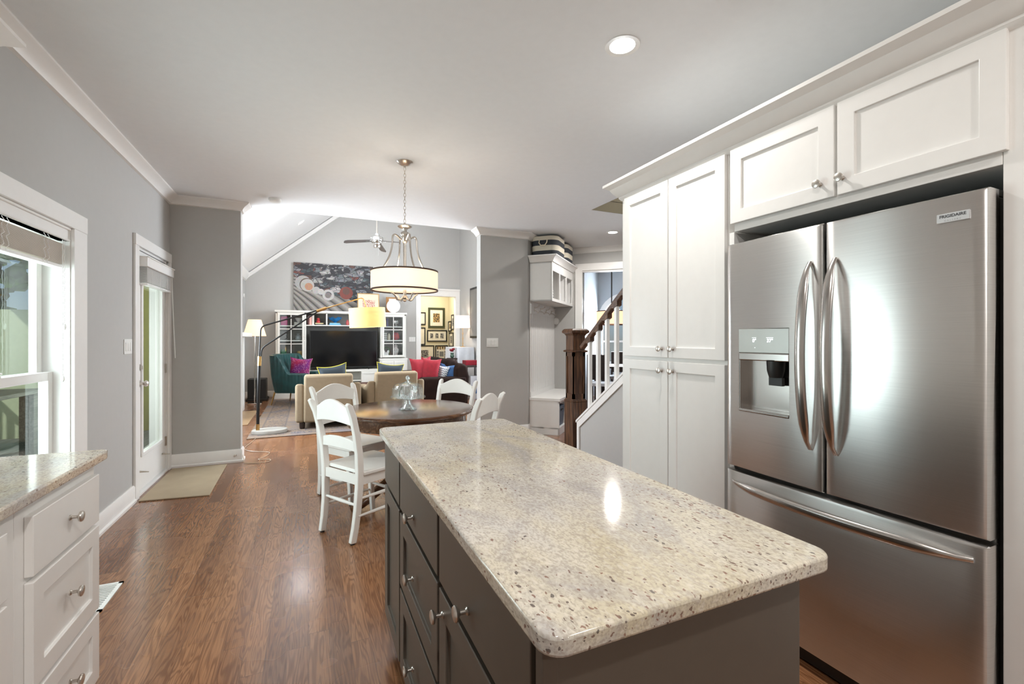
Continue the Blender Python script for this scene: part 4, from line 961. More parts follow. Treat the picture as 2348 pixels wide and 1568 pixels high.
for (px, py), (ox, oy) in zip(P_, ((-1, 0), (-1, -1), (1, -1), (1, 0))):
    rs.append([(px+ox*o, py+oy*o, 2.455-d) for o, d in [(0, 0), (.085, 0), (.085, .012), (.070, .022), (.045, .04), (.022, .072), (.014, .085), (0, .085)]])
m.rings(rs); m.prism([(A0, -.01), (A0, DU), (A1, DU), (A1, -.01)], 2.37, 2.45); m.build('crown', TRIM, t, smooth=30)
for k in range(4):
    x = .20+k*.29
    m = MB(); m.box((x-.012, -.036, 1.70), (x+.012, -.030, 1.76)); m.tube([(x, -.034, 1.715), (x, -.075, 1.70), (x, -.085, 1.675), (x, -.10, 1.685), (x, -.105, 1.70)], .005); m.tube([(x, -.034, 1.745), (x, -.08, 1.76), (x, -.095, 1.775)], .005)
    m.ball((x, -.097, 1.778), .009); m.ball((x, -.105, 1.703), .008); m.build('coat_hook', NICKEL, t)
# bags in the cubbies
STR = chevron('striped_bag_cloth', (.10, .11, .14), (.66, .64, .60), 9, 26)
for k, (x, hh, lb) in enumerate(((.27, .27, 'striped cloth bag with dark ribbon in the cubby nearest the grey pier'), (.675, .24, 'white cloth bag with dark ribbon in the middle cubby'), (1.07, .21, 'white cloth bag with dark ribbon in the cubby nearest the dining doorway'))):
    g = bpy.data.objects.new('storage_bag', None); COL.objects.link(g); g.matrix_world = LM @ Matrix.Translation((x, -.165, 1.851)); g['label'] = lb; g['category'] = 'bag'; g['group'] = 'ribbon tied bags in the cubbies'
    MB().lathe([(.11, 0), (.125, .02), (.12, hh*.6), (.07, hh*.82), (.045, hh*.86), (.08, hh)], seg=16).build('bag', STR if k == 0 else CLOTHW, g)
    m = MB(); zz = hh*.86
    m.lathe([(.046, zz-.008), (.052, zz), (.046, zz+.008)], seg=16)
    for s_ in (-1, 1): m.tube([(0, -.055, zz), (s_*.03, -.075, zz+.03), (s_*.05, -.07, zz+.01), (s_*.02, -.06, zz-.005)], .007, 6); m.tube([(0, -.055, zz), (s_*.02, -.075, zz-.04), (s_*.03, -.08, zz-.08)], .006, 6)
    m.build('ribbon', DKBLUE, g)
# blue bin in bench cubby
g = bpy.data.objects.new('storage_bin', None); COL.objects.link(g); g.matrix_world = LM @ Matrix.Translation((.27, -.22, .101)); g['label'] = 'grey blue bin in the open shelf under the mudroom bench'; g['category'] = 'bin'
m = MB(); m.rings([[(-.14, -.17, 0), (.14, -.17, 0), (.14, .17, 0), (-.14, .17, 0)], [(-.16, -.195, .28), (.16, -.195, .28), (.16, .195, .28), (-.16, .195, .28)]]); m.build('bin', plain('slate_blue_plastic', (.12, .16, .22), .5), g, smooth=0, bevel=.006)
MB().box((-.05, -.198, .215), (.05, -.190, .24)).build('grip_hole', BLACK, g, smooth=0)
# baskets on top
def basket(x, y, sc, label):
    g = bpy.data.objects.new('storage_basket', None); COL.objects.link(g); g.matrix_world = LM @ Matrix.Translation((x, y, 2.456)); g['label'] = label; g['category'] = 'basket'; g['group'] = 'striped baskets above the mudroom bench'
    def rr(a, b, z, r): return [(px, py, z) for px, py in rrect(-a, -b, a, b, r, 5)]
    a, b = .26*sc, .20*sc; m = MB(); m.rings([rr(a*.92, b*.92, 0, .10), rr(a*.97, b*.97, .03, .11), rr(a, b, .14, .12), rr(a*1.0, b*1.0, .27, .12), rr(a*.97, b*.97, .27, .11), rr(a*.95, b*.95, .14, .11), rr(a*.9, b*.9, .02, .10)]); m.build('basket', BASKET, g)
    for s_ in (-1, 1):
        m = MB(); m.tube([(s_*a*1.0, -.055, .215), (s_*(a+.02), -.055, .175), (s_*(a+.022), -.03, .14), (s_*(a+.022), .03, .14), (s_*(a+.02), .055, .175), (s_*a*1.0, .055, .215)], .008, 8); m.build('rope_handle', CREAM, g)
basket(.33, -.20, .98, 'large striped basket with rope handle on top of the cubbies, nearest the pier')
basket(.90, -.20, .92, 'smaller striped basket behind the larger one on top of the cubbies')
# white round bit of thermostat-like plate on hall wall
t = thing('wall_plate', 'small round white cover on the hall wall beside the coat hooks', 'wall plate', (*w2pt(-1.985, NN), 1.60)); t.rotation_euler = (0, 0, math.radians(-45))
MB().lathe([(.055, 0), (.055, .012), (.045, .02), (0, .022)], M=Matrix.Rotation(PI/2, 4, 'X')).build('cover', WHITEP, t)
# casing of dining opening
o = sroot('door_2'); m = MB()
w2box(m, -1.665, -1.55, NN-.02, NN, 0, 2.40); w2box(m, -1.665, .56, NN-.02, NN, 2.40, 2.51); w2box(m, .45, .56, NN-.02, NN, 0, 2.40); m.build('door_casing', TRIM, o, smooth=0)
m = MB(); w2box(m, -1.57, -1.55, NN, NN+.13, 0, 2.40); w2box(m, -1.57, .45, NN, NN+.13, 2.38, 2.40); w2box(m, .43, .45, NN, NN+.13, 0, 2.40); m.build('door_jamb', TRIM, o, smooth=0)

# stairs along X=2.9..3.9 rising toward the viewer
def sz(y): return .325+(4.637-y)*.715     # top of the sloping cap
m = MB(); m.prism([(4.58, 0), (4.58, sz(4.58)-.03), (1.9, sz(1.9)-.03), (1.9, 0)], 2.90, 2.985, axis=0); m.build('wall_stair', WALL, smooth=0, kind=ST)
st = thing('staircase', 'wooden staircase rising from the hall behind the pantry cabinet', 'staircase', (3.44, 4.6, 0))
for k in range(10):
    y1_ = 4.56-k*.262; z_ = (k+1)*.187
    bx('tread', (-.45, y1_-.262-4.6, z_-.03), (.455, y1_+.025-4.6, z_), RAILW, st, bevel=.004)
    bx('riser', (-.45, y1_-.02-4.6, z_-.187), (.455, y1_-4.6, z_-.03), TRIM, st, bevel=0)
sk = thing('stair_railing', 'dark oak handrail on white square balusters beside the stairs', 'railing', (2.94, 4.6, 0))
def Q(pts): return [(x-2.94, y-4.6, z) for x, y, z in pts]
m = MB(); m.prism([(4.585-4.6, 0), (4.585-4.6, sz(4.585)-.0), (1.9-4.6, sz(1.9)), (1.9-4.6, sz(1.9)-.11), (4.54-4.6, sz(4.54)-.115), (4.54-4.6, 0)], -.058, -.04, axis=0); m.build('stringer_trim', TRIM, sk, smooth=0)
m = MB(); m.prism([(4.60-4.6, sz(4.60)), (1.9-4.6, sz(1.9)), (1.9-4.6, sz(1.9)-.03), (4.60-4.6, sz(4.60)-.03)], -.066, .06, axis=0); m.build('sloping_cap', TRIM, sk, smooth=0, bevel=.003)
RL = lambda y: 1.215+(4.546-y)*.752
for k in range(9):
    y = 4.395-k*.165
    bx('baluster', (-.02, y-.02-4.6, sz(y)-.03), (.02, y+.02-4.6, RL(y)-.02), TRIM, sk, bevel=.003)
    MB().prism([(y+.055-4.6, RL(y+.055)-.025), (y-.045-4.6, RL(y-.045)-.025), (y-.045-4.6, RL(y-.045)-.075), (y+.02-4.6, RL(y)-.07)], -.03, .03, axis=0).build('rail_block', OAKD, sk, smooth=0)
MB().sq(Q([(2.94, 4.56, RL(4.56)), (2.94, 2.4, RL(2.4))]), .062, .055, up=(1, 0, 0)).build('handrail', RAILW, sk, bevel=.012, bseg=3)
nw = thing('newel_post', 'square panelled dark oak newel post at the foot of the stairs', 'newel post', (2.965, 4.745, 0))
a = .085
bx('post_base', (-a-.014, -a-.014, 0), (a+.014, a+.014, .555), OAKD, nw, bevel=.006)
def sqr(a, z): return [(-a, -a, z), (a, -a, z), (a, a, z), (-a, a, z)]
m = MB(); m.rings([sqr(a+.014, .555), sqr(a+.018, .56), sqr(a+.002, .585), sqr(a-.008, .60)]); m.build('base_moulding', OAKD, nw, smooth=0)
m = MB(); c_ = a-.010; m.box((-c_, -c_, .555), (c_, c_, 1.36))
for s_ in (-1, 1):
    for q in (-a, a-.028):
        m.box((q, s_*a, .59), (q+.028, s_*(a-.012), 1.15)); m.box((s_*a, q, .59), (s_*(a-.012), q+.028, 1.15))
    for z0, z1 in ((.59, .65), (1.10, 1.15)): m.box((-a, s_*a, z0), (a, s_*(a-.012), z1)); m.box((s_*a, -a, z0), (s_*(a-.012), a, z1))
m.box((-a+.002, -a+.002, 1.17), (a-.002, a-.002, 1.36)); m.build('shaft', OAKD, nw, smooth=0)
m = MB(); m.rings([sqr(a, 1.148), sqr(a+.018, 1.152), sqr(a+.024, 1.162), sqr(a+.018, 1.172), sqr(a, 1.178)]); m.build('collar', OAKD, nw, smooth=0)
m = MB(); m.rings([sqr(a, 1.35), sqr(a+.012, 1.37), sqr(a+.034, 1.385), sqr(a+.036, 1.40), sqr(a+.030, 1.415), sqr(a+.012, 1.432), sqr(.02, 1.436)]); m.build('cap', OAKD, nw, smooth=0)

# ================================================================== LIVING ROOM
# fireplace on the left wall, seen edge on
t = thing('fireplace', 'pale fireplace surround with white mantel shelf seen edge-on past the left pier', 'fireplace', (XL, 8.9, 0))
bx('surround', (.002, -.85, 0), (.17, .85, 1.35), plain('fireplace_stone', (.55, .50, .40), .7, noise=.1, nscale=5), t)
bx('mantel_shelf', (.002, -.95, 1.35), (.31, .98, 1.42), TRIM, t, bevel=.006)
bx('pilaster', (.17, .62, 0), (.20, .86, 1.35), TRIM, t)
bx('firebox', (.165, -.4, .1), (.175, .4, .8), BLACK, t, bevel=0)
tag(bx('hearth', (XL+.20, 7.95, .001), (-.85, 9.45, .010), plain('tan_hearth_tile', (.40, .27, .15), .35, noise=.08, nscale=5)), 'flat tan hearth slab on the living room floor left of the rug', 'hearth')
MB().lathe([(.045, 0), (.045, .02), (0, .022)], M=Matrix.Translation((XL, 11.35, 2.25)) @ Matrix.Rotation(PI/2, 4, 'Y')).build('cover', WHITEP, thing('wall_sensor', 'small white round sensor high on the living room left wall', 'sensor'))

# rug
r_ = MB().box((-1.245, -2.05, 0), (1.245, 2.05, .010)).build('area_rug', RUG, loc=(.505, 8.86, .001), smooth=0); tag(r_, 'large faded cream rug with dark floral border in the living room', 'rug')
RZ = .0115

# media cabinet
t = thing('media_cabinet', 'white wall unit with glass doors around the television', 'media cabinet', (0, 0, 0))
Yf, Yb = 11.2, 11.645
def glassdoor(x0, x1, z0, z1, nm='glass_door'):
    m = MB(); f = .045
    m.box((x0, Yf-.02, z0), (x0+f, Yf, z1)); m.box((x1-f, Yf-.02, z0), (x1, Yf, z1)); m.box((x0+f, Yf-.02, z0), (x1-f, Yf, z0+f)); m.box((x0+f, Yf-.02, z1-f), (x1-f, Yf, z1))
    xm = (x0+x1)/2; m.box((xm-.008, Yf-.018, z0), (xm+.008, Yf-.004, z1))
    for q in (1.20, 1.53): m.box((x0, Yf-.018, q-.008), (x1, Yf-.004, q+.008))
    d = m.build(nm, MEDIA, t, smooth=0)
    bx('glass', (x0+f, Yf-.010, z0+f), (x1-f, Yf-.007, z1-f), CABGLASS, d, bevel=0)
    return d
for x0, x1, kx in ((-.66, -.054, -.09), (1.565, 2.165, 1.60)):
    m = MB(); m.box((x0, Yf+.001, .86), (x0+.03, Yb, 1.90)); m.box((x1-.03, Yf+.001, .86), (x1, Yb, 1.90)); m.box((x0, Yf+.001, 1.88), (x1, Yb, 1.905))
    for z in (.862, 1.26, 1.59): m.box((x0+.03, Yf+.02, z), (x1-.03, Yb, z+.022))
    m.build('tower', MEDIA, t, smooth=0)
    bx('tower_back', (x0+.03, Yb-.012, .87), (x1-.03, Yb-.004, 1.88), GREYBACK, t, bevel=0)
    d = glassdoor(x0+.035, x1-.035, .875, 1.885); knob(d, kx, Yf-.02, 1.36, (0, -1, 0), s=.7)
    m = MB(); m.box((x0-.02, Yf-.05, .09), (x1+.02, Yb, .82)); m.box((x0-.03, Yf-.06, .80), (x1+.03, Yb, .845)); m.box((x0-.03, Yf-.065, 0), (x1+.03, Yb, .10)); m.build('cupboard', MEDIA, t, smooth=0, bevel=.003)
    for a_, b_ in ((x0+.02, (x0+x1)/2-.005), ((x0+x1)/2+.005, x1-.02)):
        m = MB(); f = .05; z0, z1, y = .13, .78, Yf-.05
        m.box((a_, y-.018, z0), (a_+f, y, z1)); m.box((b_-f, y-.018, z0), (b_, y, z1)); m.box((a_+f, y-.018, z0), (b_-f, y, z0+f)); m.box((a_+f, y-.018, z1-f), (b_-f, y, z1)); m.box((a_+f, y-.008, z0+f), (b_-f, y, z1-f))
        d = m.build('cupboard_door', MEDIA, t, smooth=0)
        bx('latch', ((x0+x1)/2-.012+(.0 if a_ < (x0+x1)/2-.1 else .004), y-.03, .62), ((x0+x1)/2+.0+(.0 if a_ < (x0+x1)/2-.1 else .008), y-.018, .66), BLACKM, d, bevel=0)
m = MB(); m.box((-.68, Yf-.03, 1.905), (2.185, Yb, 1.945)); m.box((-.054, Yf, 1.605), (1.565, Yb, 1.628)); m.box((.36, Yf, 1.628), (.388, Yb, 1.905)); m.box((.78+.40, Yf, 1.628), (1.208, Yb, 1.905)); m.box((-.054, Yf, 1.890), (1.565, Yb, 1.905)); m.build('bridge_shelf', MEDIA, t, smooth=0)
bx('back_panel', (-.054, Yb-.05, .60), (1.565, Yb-.01, 1.90), GREYBACK, t, bevel=0)
m = MB(); m.box((-.034, Yf-.05, .555), (1.545, Yb, .60)); m.box((-.034, Yf-.045, 0), (1.545, Yb, .10)); m.box((-.034, Yf-.04, .10), (.37, Yb, .555)); m.box((1.12, Yf-.04, .10), (1.545, Yb, .555)); m.box((.37, Yb-.03, .10), (1.12, Yb, .555)); m.box((.37, Yf-.03, .33), (1.12, Yb, .35)); m.build('console', MEDIA, t, smooth=0)
for a_, b_ in ((.0, .36), (1.13, 1.52)):
    m = MB(); y = Yf-.04; z0, z1, f = .12, .54, .045
    m.box((a_, y-.015, z0), (a_+f, y, z1)); m.box((b_-f, y-.015, z0), (b_, y, z1)); m.box((a_+f, y-.015, z0), (b_-f, y, z0+f)); m.box((a_+f, y-.015, z1-f), (b_-f, y, z1)); m.build('console_door', MEDIA, t, smooth=0)
# television
t = thing('television', 'large black flat screen television in the media cabinet', 'television', (.755, Yf+.06, .602))
bx('bezel', (-.735, -.015, .045), (.735, .03, .905), BLACK, t, bevel=.004)
bx('screen', (-.72, -.0165, .065), (.72, -.0145, .89), SCREEN, t, bevel=0)
for s_ in (-1, 1): MB().tube([(s_*.52, .01, .06), (s_*.53, -.08, .010), (s_*.53, -.13, .004)], .008, 6).build('foot', BLACK, t); 
bx('maker_mark', (-.03, -.0175, .052), (.03, -.016, .060), plain('grey_print', (.25, .25, .26), .5), t, bevel=0)
# painting and things on top
t = thing('abstract_painting', 'large unframed abstract painting in greys and rust leaning above the media cabinet', 'painting', (.56, 11.60, 1.948), rot=(math.radians(-1), 0, 0))
bx('canvas', (-.88, -.02, 0), (.88, .02, 1.13), ART, t, bevel=0)
t = thing('framed_print', 'red speckled print in a pale mat leaning on the big painting', 'picture', (1.31, 11.38, 1.946), rot=(math.radians(-7), 0, 0))
m = MB(); m.box((-.25, -.012, 0), (-.235, .012, .46)); m.box((.235, -.012, 0), (.25, .012, .46)); m.box((-.235, -.012, 0), (.235, .012, .015)); m.box((-.235, -.012, .445), (.235, .012, .46)); m.build('frame', BRASS, t, smooth=0)
bx('mat_board', (-.236, -.004, .014), (.236, .006, .446), CREAM, t, bevel=0)
bx('print', (-.13, -.006, .04), (.15, -.0035, .30), REDART, t, bevel=0)
t = thing('small_frame', 'little amber and white framed picture behind the white disc', 'picture', (1.86, 11.50, 1.946), rot=(math.radians(-5), 0, 0))
bx('frame', (-.12, -.01, 0), (.14, .01, .40), plain('amber_wood', (.35, .17, .05), .4), t)
bx('picture', (-.05, -.013, .05), (.12, -.009, .36), CLOTHW, t, bevel=0)
tag(MB().lathe([(0, -.01), (.10, -.012), (.160, .0), (.163, .006), (.155, .010), (.10, 0), (0, .0)], M=Matrix.Translation((1.885, 11.31, 1.946+.164)) @ Matrix.Rotation(PI/2, 4, 'X'), seg=40).build('decorative_plate', plain('ribbed_white_ceramic', (.72, .72, .78), .4, noise=.08, nscale=60)), 'round white ribbed plate standing on the media cabinet under the pendant shade', 'plate')

# shelf ornaments
def lath(name, prof, loc, mat, label, cat, seg=20, **k): return tag(MB().lathe(prof, seg=seg).build(name, mat, loc=loc, **k), label, cat)
def pl(n, c, r=.4, **k): return plain(n, c, r, **k)
Yo = Yf+.16; zs = 1.6295
for k, (x, w_, c_) in enumerate(((-.025, .03, (.10, .03, .03)), (.012, .05, (.75, .40, .35)), (.068, .045, (.72, .66, .60)))):
    tag(bx('book', (x, Yo-.08, zs), (x+w_-.002, Yo+.1, zs+.20+.01*k), pl('book_cover', c_, .6)), ['dark red upright book at the left end of the open shelf', 'pink upright book in the open shelf', 'white spotted upright book in the open shelf'][k], 'book', 'upright books in the open shelf')
for k, c_ in enumerate(((.62, .52, .30), (.08, .08, .08))):
    tag(bx('book', (.13+.02*k, Yo-.09, zs+.024*(1-k)+(.0 if k else 0)), (.31-.01*k, Yo+.06, zs+.024*(1-k)+.022), pl('book_cover', c_, .6)), ['yellow book lying under the red vase', 'black book lying at the bottom of the stack under the red vase'][k], 'book', 'flat books under the red vase')
lath('vase', [(.03, 0), (.042, .02), (.040, .045), (.022, .06), (.034, .08), (.030, .105), (.015, .115)], (.20, Yo-.02, zs+.048), pl('red_glaze', (.50, .03, .04), .25), 'red gourd shaped vase on flat books in the open shelf', 'vase')
for k in range(2): tag(bx('book', (.43+.01*k, Yo-.1, zs+.026*k), (.68-.02*k, Yo+.07, zs+.026*k+.024), pl('book_cover', ((.10, .35, .55), (.25, .50, .62))[k], .6)), ['blue book lying at the bottom under the blue glass bowl', 'pale blue book lying directly under the blue glass bowl'][k], 'book', 'flat books under the blue bowl')
BGL = plain('blue_glass', (.01, .16, .42), .08, Alpha=.9)
m = MB(); n = 40
rs = []
for r0, z0 in ((.02, 0), (.035, .002), (.03, .02), (.07, .045), (.115, .085), (.135, .12), (.128, .122), (.10, .085), (.05, .05), (.01, .04)):
    rs.append([((r0*(1+.12*(r0 > .1)*math.sin(6*2*PI*j/n)))*math.cos(2*PI*j/n), (r0*(1+.12*(r0 > .1)*math.sin(6*2*PI*j/n)))*math.sin(2*PI*j/n), z0+(.018*math.cos(6*2*PI*j/n) if r0 > .1 else 0)) for j in range(n)])
m.rings(rs); tag(m.build('glass_bowl', BGL, loc=(.56, Yo-.01, zs+.052)), 'cobalt blue wavy glass bowl on the open shelf above the television', 'bowl')
lath('vase', [(.02, 0), (.035, .03), (.035, .07), (.02, .11), (.012, .13)], (.83, Yo, zs), pl('rose_glaze', (.50, .10, .10), .35), 'small rose coloured vase half hidden by the arc lamp shade', 'vase')
# left tower
zt1, zt2, zt3 = 1.613, 1.283, .885
tag(bx('book', (-.57, Yo, zt1), (-.44, Yo+.12, zt1+.20), pl('magenta_cover', (.40, .02, .14), .6)), 'magenta box file on the top shelf behind the left glass door', 'book')
lath('bowl', [(.02, 0), (.05, .03), (.075, .09), (.07, .09), (.04, .03)], (-.21, Yo+.03, zt1+.08), pl('white_glaze', (.7, .7, .7), .3), 'white bowl on stacked items behind the left glass door', 'bowl')
tag(bx('box', (-.30, Yo-.02, zt1), (-.13, Yo+.12, zt1+.079), pl('pale_box', (.6, .6, .55), .6)), 'pale box under the white bowl behind the left glass door', 'box')
m = MB(); m.tube([(-.50, Yo, zt2+.01), (-.44, Yo, zt2+.06), (-.47, Yo, zt2+.13), (-.42, Yo, zt2+.18)], .010); m.lathe([(.05, 0), (.05, .012), (0, .014)], (-.49, Yo, zt2)); tag(m.build('figurine', BLACKM), 'curved black sculpture on the middle shelf behind the left glass door', 'figurine')
lath('vase', [(.03, 0), (.06, .03), (.05, .09), (.02, .12), (.03, .15)], (-.22, Yo+.02, zt2), pl('grey_glaze', (.30, .34, .36), .3), 'grey vase on the middle shelf behind the left glass door', 'vase')
lath('canister', [(.055, 0), (.06, .02), (.06, .17), (.05, .19), (0, .195)], (-.52, Yo, zt3), pl('green_glaze', (.02, .12, .05), .3), 'green canister on the bottom shelf behind the left glass door', 'canister')
lath('canister', [(.05, 0), (.055, .02), (.055, .13), (.05, .15), (0, .155)], (-.19, Yo, zt3), pl('gold_glaze', (.42, .28, .08), .3), 'gold patterned canister on the bottom shelf behind the left glass door', 'canister')
# right tower
lath('vase', [(.03, 0), (.035, .02), (.022, .10), (.04, .19), (.036, .19), (.018, .1)], (1.745, Yo, zt1), pl('purple_glaze', (.05, .04, .12), .3), 'dark purple flared vase on the top shelf behind the right glass door', 'vase')
lath('bowl', [(.03, 0), (.05, .02), (.02, .04), (.075, .09), (.08, .14), (.074, .14), (.06, .09)], (1.95, Yo, zt1), CHROME, 'silver pedestal bowl on the top shelf behind the right glass door', 'bowl')
lath('vase', [(.045, 0), (.05, .02), (.05, .17), (.046, .18), (0, .182)], (1.69, Yo, zt2), chevron('chevron_glaze', (.05, .05, .05), (.7, .7, .66), 30, 22), 'black and white chevron canister behind the right glass door', 'vase')
lath('vase', [(.03, 0), (.038, .02), (.036, .12), (.02, .15), (.026, .165)], (1.79, Yo+.05, zt2), pl('cream_glaze', (.6, .55, .42), .3), 'cream vase beside the chevron canister', 'vase')
lath('vase', [(.04, 0), (.085, .05), (.085, .12), (.05, .17), (.055, .185)], (1.955, Yo, zt2), spots('red_blue_glaze', (.35, .04, .04), (.06, .10, .20), 40, .35), 'round red and blue patterned jar behind the right glass door', 'vase')
m = MB()
for i in range(16): pass
rs = []
for i in range(17):
    a = PI*i/16; c_, s_ = math.cos(a), math.sin(a)
    rs.append([(.085*c_, -.02, .13+.10*s_), (.060*c_, -.02, .13+.075*s_), (.060*c_, .02, .13+.075*s_), (.085*c_, .02, .13+.10*s_)])
m.rings(rs); m.box((-.085, -.02, 0), (-.060, .02, .135)); m.box((.060, -.02, 0), (.085, .02, .135)); tag(m.build('arch_ornament', pl('leaf_green', (.05, .13, .04), .5), loc=(1.735, Yo+.05, zt3), smooth=0), 'green arch shaped ornament on the bottom shelf behind the right glass door', 'ornament')
m = MB()
for s_ in (-1, 1): m.prism([(0, .03), (s_*.03, .005), (s_*.06, .02), (s_*.055, .06), (s_*.075, .10), (s_*.07, .145), (s_*.035, .14), (0, .08)][::s_], -.006, .006, axis=1)
m.box((-.03, -.02, -.006), (.03, .02, .006)); tag(m.build('butterfly_figurine', TRIM, loc=(1.71, Yo-.04, zt3+.008), smooth=0), 'white butterfly figurine before the green arch ornament', 'figurine')
lath('ginger_jar', [(.045, 0), (.05, .01), (.035, .03), (.065, .12), (.07, .17), (.035, .22), (.03, .24), (.045, .25), (.02, .28), (0, .30)], (1.95, Yo, zt3), spots('pink_white_glaze', (.62, .60, .58), (.45, .16, .14), 50, .35), 'tall pink and white patterned jar behind the right glass door', 'jar')

# subwoofer, lamps
t = thing('subwoofer', 'black subwoofer box on the living room floor behind the slim lamp', 'speaker', (-1.0, 11.13, 0))
bx('cabinet', (-.17, -.22, .02), (.17, .20, .46), BLACK, t, bevel=.008); bx('plinth', (-.20, -.24, 0), (.20, .22, .05), BLACK, t, bevel=.01)
t = thing('floor_lamp', 'slim chrome floor lamp with white empire shade by the left wall', 'floor lamp', (-1.00, 10.55, 0))
bx('base', (-.13, -.13, 0), (.13, .13, .022), CHROME, t, bevel=.004)
MB().lathe([(.012, .02), (.012, 1.42), (.02, 1.43), (.02, 1.47)], seg=16).build('pole', CHROME, t)
MB().lathe([(.205, 1.37), (.115, 1.70), (.117, 1.70), (.207, 1.37)], seg=40, closed=True).build('shade', SHC, t, smooth=60)
l = light('lamp_bulb', 'POINT', (0, 0, 1.54), 15, (1, .75, .48), size=.05); l.parent = t
MB().ball((0, 0, 1.54), .03, sz=1.3).build('bulb', BULB, t)

t = thing('arc_floor_lamp', 'tall black and brass arc floor lamp with yellow drum shade and marble base', 'floor lamp', (-.45, 7.13, RZ))
bo = -.045
m = MB(); m.rings([[(bo+r*math.cos(2*PI*k/48), .72*r*math.sin(2*PI*k/48), z) for k in range(48)] for r, z in ((.217, 0), (.222, .005), (.222, .042), (.217, .048))]); m.build('base', MARBLE, t)
px_ = -.185
MB().tube([(px_-.006, 0, .045), (px_+.002, .0, .55), (px_+.016, 0, 1.04)], .020, 12).build('lower_pole', BLACKM, t)
MB().tube([(px_-.006, -.002, .046), (px_-.003, 0, .13)], .023, 12).build('pole_socket', BRASS, t)
MB().tube([(px_+.014, 0, .93), (px_+.018, 0, 1.06)], .025, 12).build('collar', BRASS, t)
def smooth_path(ps, r=.06, n=6):
    out = [Vector(ps[0])]
    for i in range(1, len(ps)-1):
        a, b, c_ = Vector(ps[i-1]), Vector(ps[i]), Vector(ps[i+1]); u = (a-b).normalized()*r; v = (c_-b).normalized()*r
        for k in range(n+1):
            q = k/n; out.append((b+u)*(1-q)**2 + b*2*q*(1-q) + (b+v)*q*q)
    out.append(Vector(ps[-1])); return out
MB().tube(smooth_path([(px_+.010, 0, 1.0), (px_+.032, 0, 1.47), (.575, .05, 1.715)]), .0105, 10).build('upper_rod', BLACKM, t)
MB().tube(smooth_path([(px_+.030, 0, 1.0), (px_+.04, 0, 1.17), (.575, .05, 1.700)]), .0105, 10).build('brace_rod', BLACKM, t)
MB().tube([(.555, .05, 1.700), (.685, .055, 1.752)], .022, 12).build('arm_joint', BRASS, t)
MB().tube(smooth_path([(.66, .055, 1.742), (1.20, .07, 1.925), (1.262, .07, 1.72)], .05), .0085, 10).build('arm', BRASS, t)
sh = MB().lathe([(.262, -.155), (.262, .135), (.264, .135), (.264, -.155)], seg=48, closed=True); sh = sh.build('shade', SHY, t, loc=(1.262, .07, 1.63), rot=(0, math.radians(-3), 0), smooth=60)
m = MB(); m.lathe([(.258, .06), (.262, .06), (.262, .064), (.258, .064)], seg=32, closed=True)
for k in range(3): m.tube([(0, 0, .09), (.26*math.cos(k*2.09), .26*math.sin(k*2.09), .062)], .003, 6)
m.build('spider', BRASS, sh); MB().ball((0, 0, 0), .032).build('bulb', BULB, sh)
l = light('lamp_bulb', 'POINT', (1.262, .07, 1.63), 12, (1, .74, .42), size=.06); l.parent = t
# cord on the floor
pts = [(-.62, 6.98, .006), (-.66, 6.6, .006), (-.70, 6.25, .006), (-.60, 6.05, .006), (-.42, 5.93, .006), (-.44, 5.74, .006), (-.50, 5.62, .006), (-.38, 5.56, .006), (-.42, 5.46, .006), (-.60, 5.50, .006), (-.635, 5.60, .03), (-.655, 5.67, .08)]
P2 = []
for i in range(len(pts)-1):
    p0, p1, p2, p3 = [Vector(pts[max(0, min(len(pts)-1, i+j))]) for j in (-1, 0, 1, 2)]
    for k in range(6):
        q = k/6; P2.append(.5*((2*p1)+(p2-p0)*q+(2*p0-5*p1+4*p2-p3)*q*q+(3*p1-p0-3*p2+p3)*q**3))
tag(MB().tube(P2, .0035, 6).build('power_cord', plain('clear_cord', (.45, .36, .26), .3)), 'thin pale power cord trailing across the floor past the left pier', 'cord')

# cream armchairs seen from behind
def tub(label, loc, rz):
    t = thing('armchair', label, 'armchair', loc, rz, 'pair of cream slipcovered armchairs facing the television')
    def rb(name, a, b, bv, **k): return MB().box(a, b).build(name, BEIGE, t, bevel=bv, bseg=5, smooth=50)
    m = MB(); m.rings([[(-.34, -.42, .09), (.34, -.42, .09), (.34, -.27, .09), (-.34, -.27, .09)], [(-.335, -.44, .5), (.335, -.44, .5), (.335, -.26, .5), (-.335, -.26, .5)], [(-.33, -.47, .775), (.33, -.47, .775), (.33, -.33, .79), (-.33, -.33, .79)]]); m.build('backrest', BEIGE, t, bevel=.035, bseg=5, smooth=50)
    for s_ in (-1, 1):
        m = MB(); x0, x1 = s_*.325, s_*.45
        if s_ < 0: x0, x1 = x1, x0
        m.rings([[(x0, y, z) for y, z in ((-.40, .09), (.40, .09), (.42, .50), (.30, .545), (-.1, .56), (-.30, .60), (-.43, .665))], [(x1, y, z) for y, z in ((-.40, .09), (.40, .09), (.42, .50), (.30, .545), (-.1, .56), (-.30, .60), (-.43, .665))]])
        m.build('armrest', BEIGE, t, bevel=.04, bseg=5, smooth=50)
    rb('seat_base', (-.33, -.30, .09), (.33, .38, .33), .02); rb('seat_cushion', (-.32, -.27, .33), (.32, .40, .46), .04)
    for sx in (-1, 1):
        for sy in (-1, 1): MB().lathe([(.032, .0), (.038, .03), (.040, .09)], (sx*.36, sy*.34, 0), 16).build('foot', DARKW, t)
    return t
ac = tub('cream armchair on the rug nearest the arc lamp, seen from behind', (.29, 7.58, RZ), math.radians(-3))
dup(ac, (1.235, 7.70, RZ), math.radians(4), 'cream armchair beyond the glass cake stand, seen from behind')
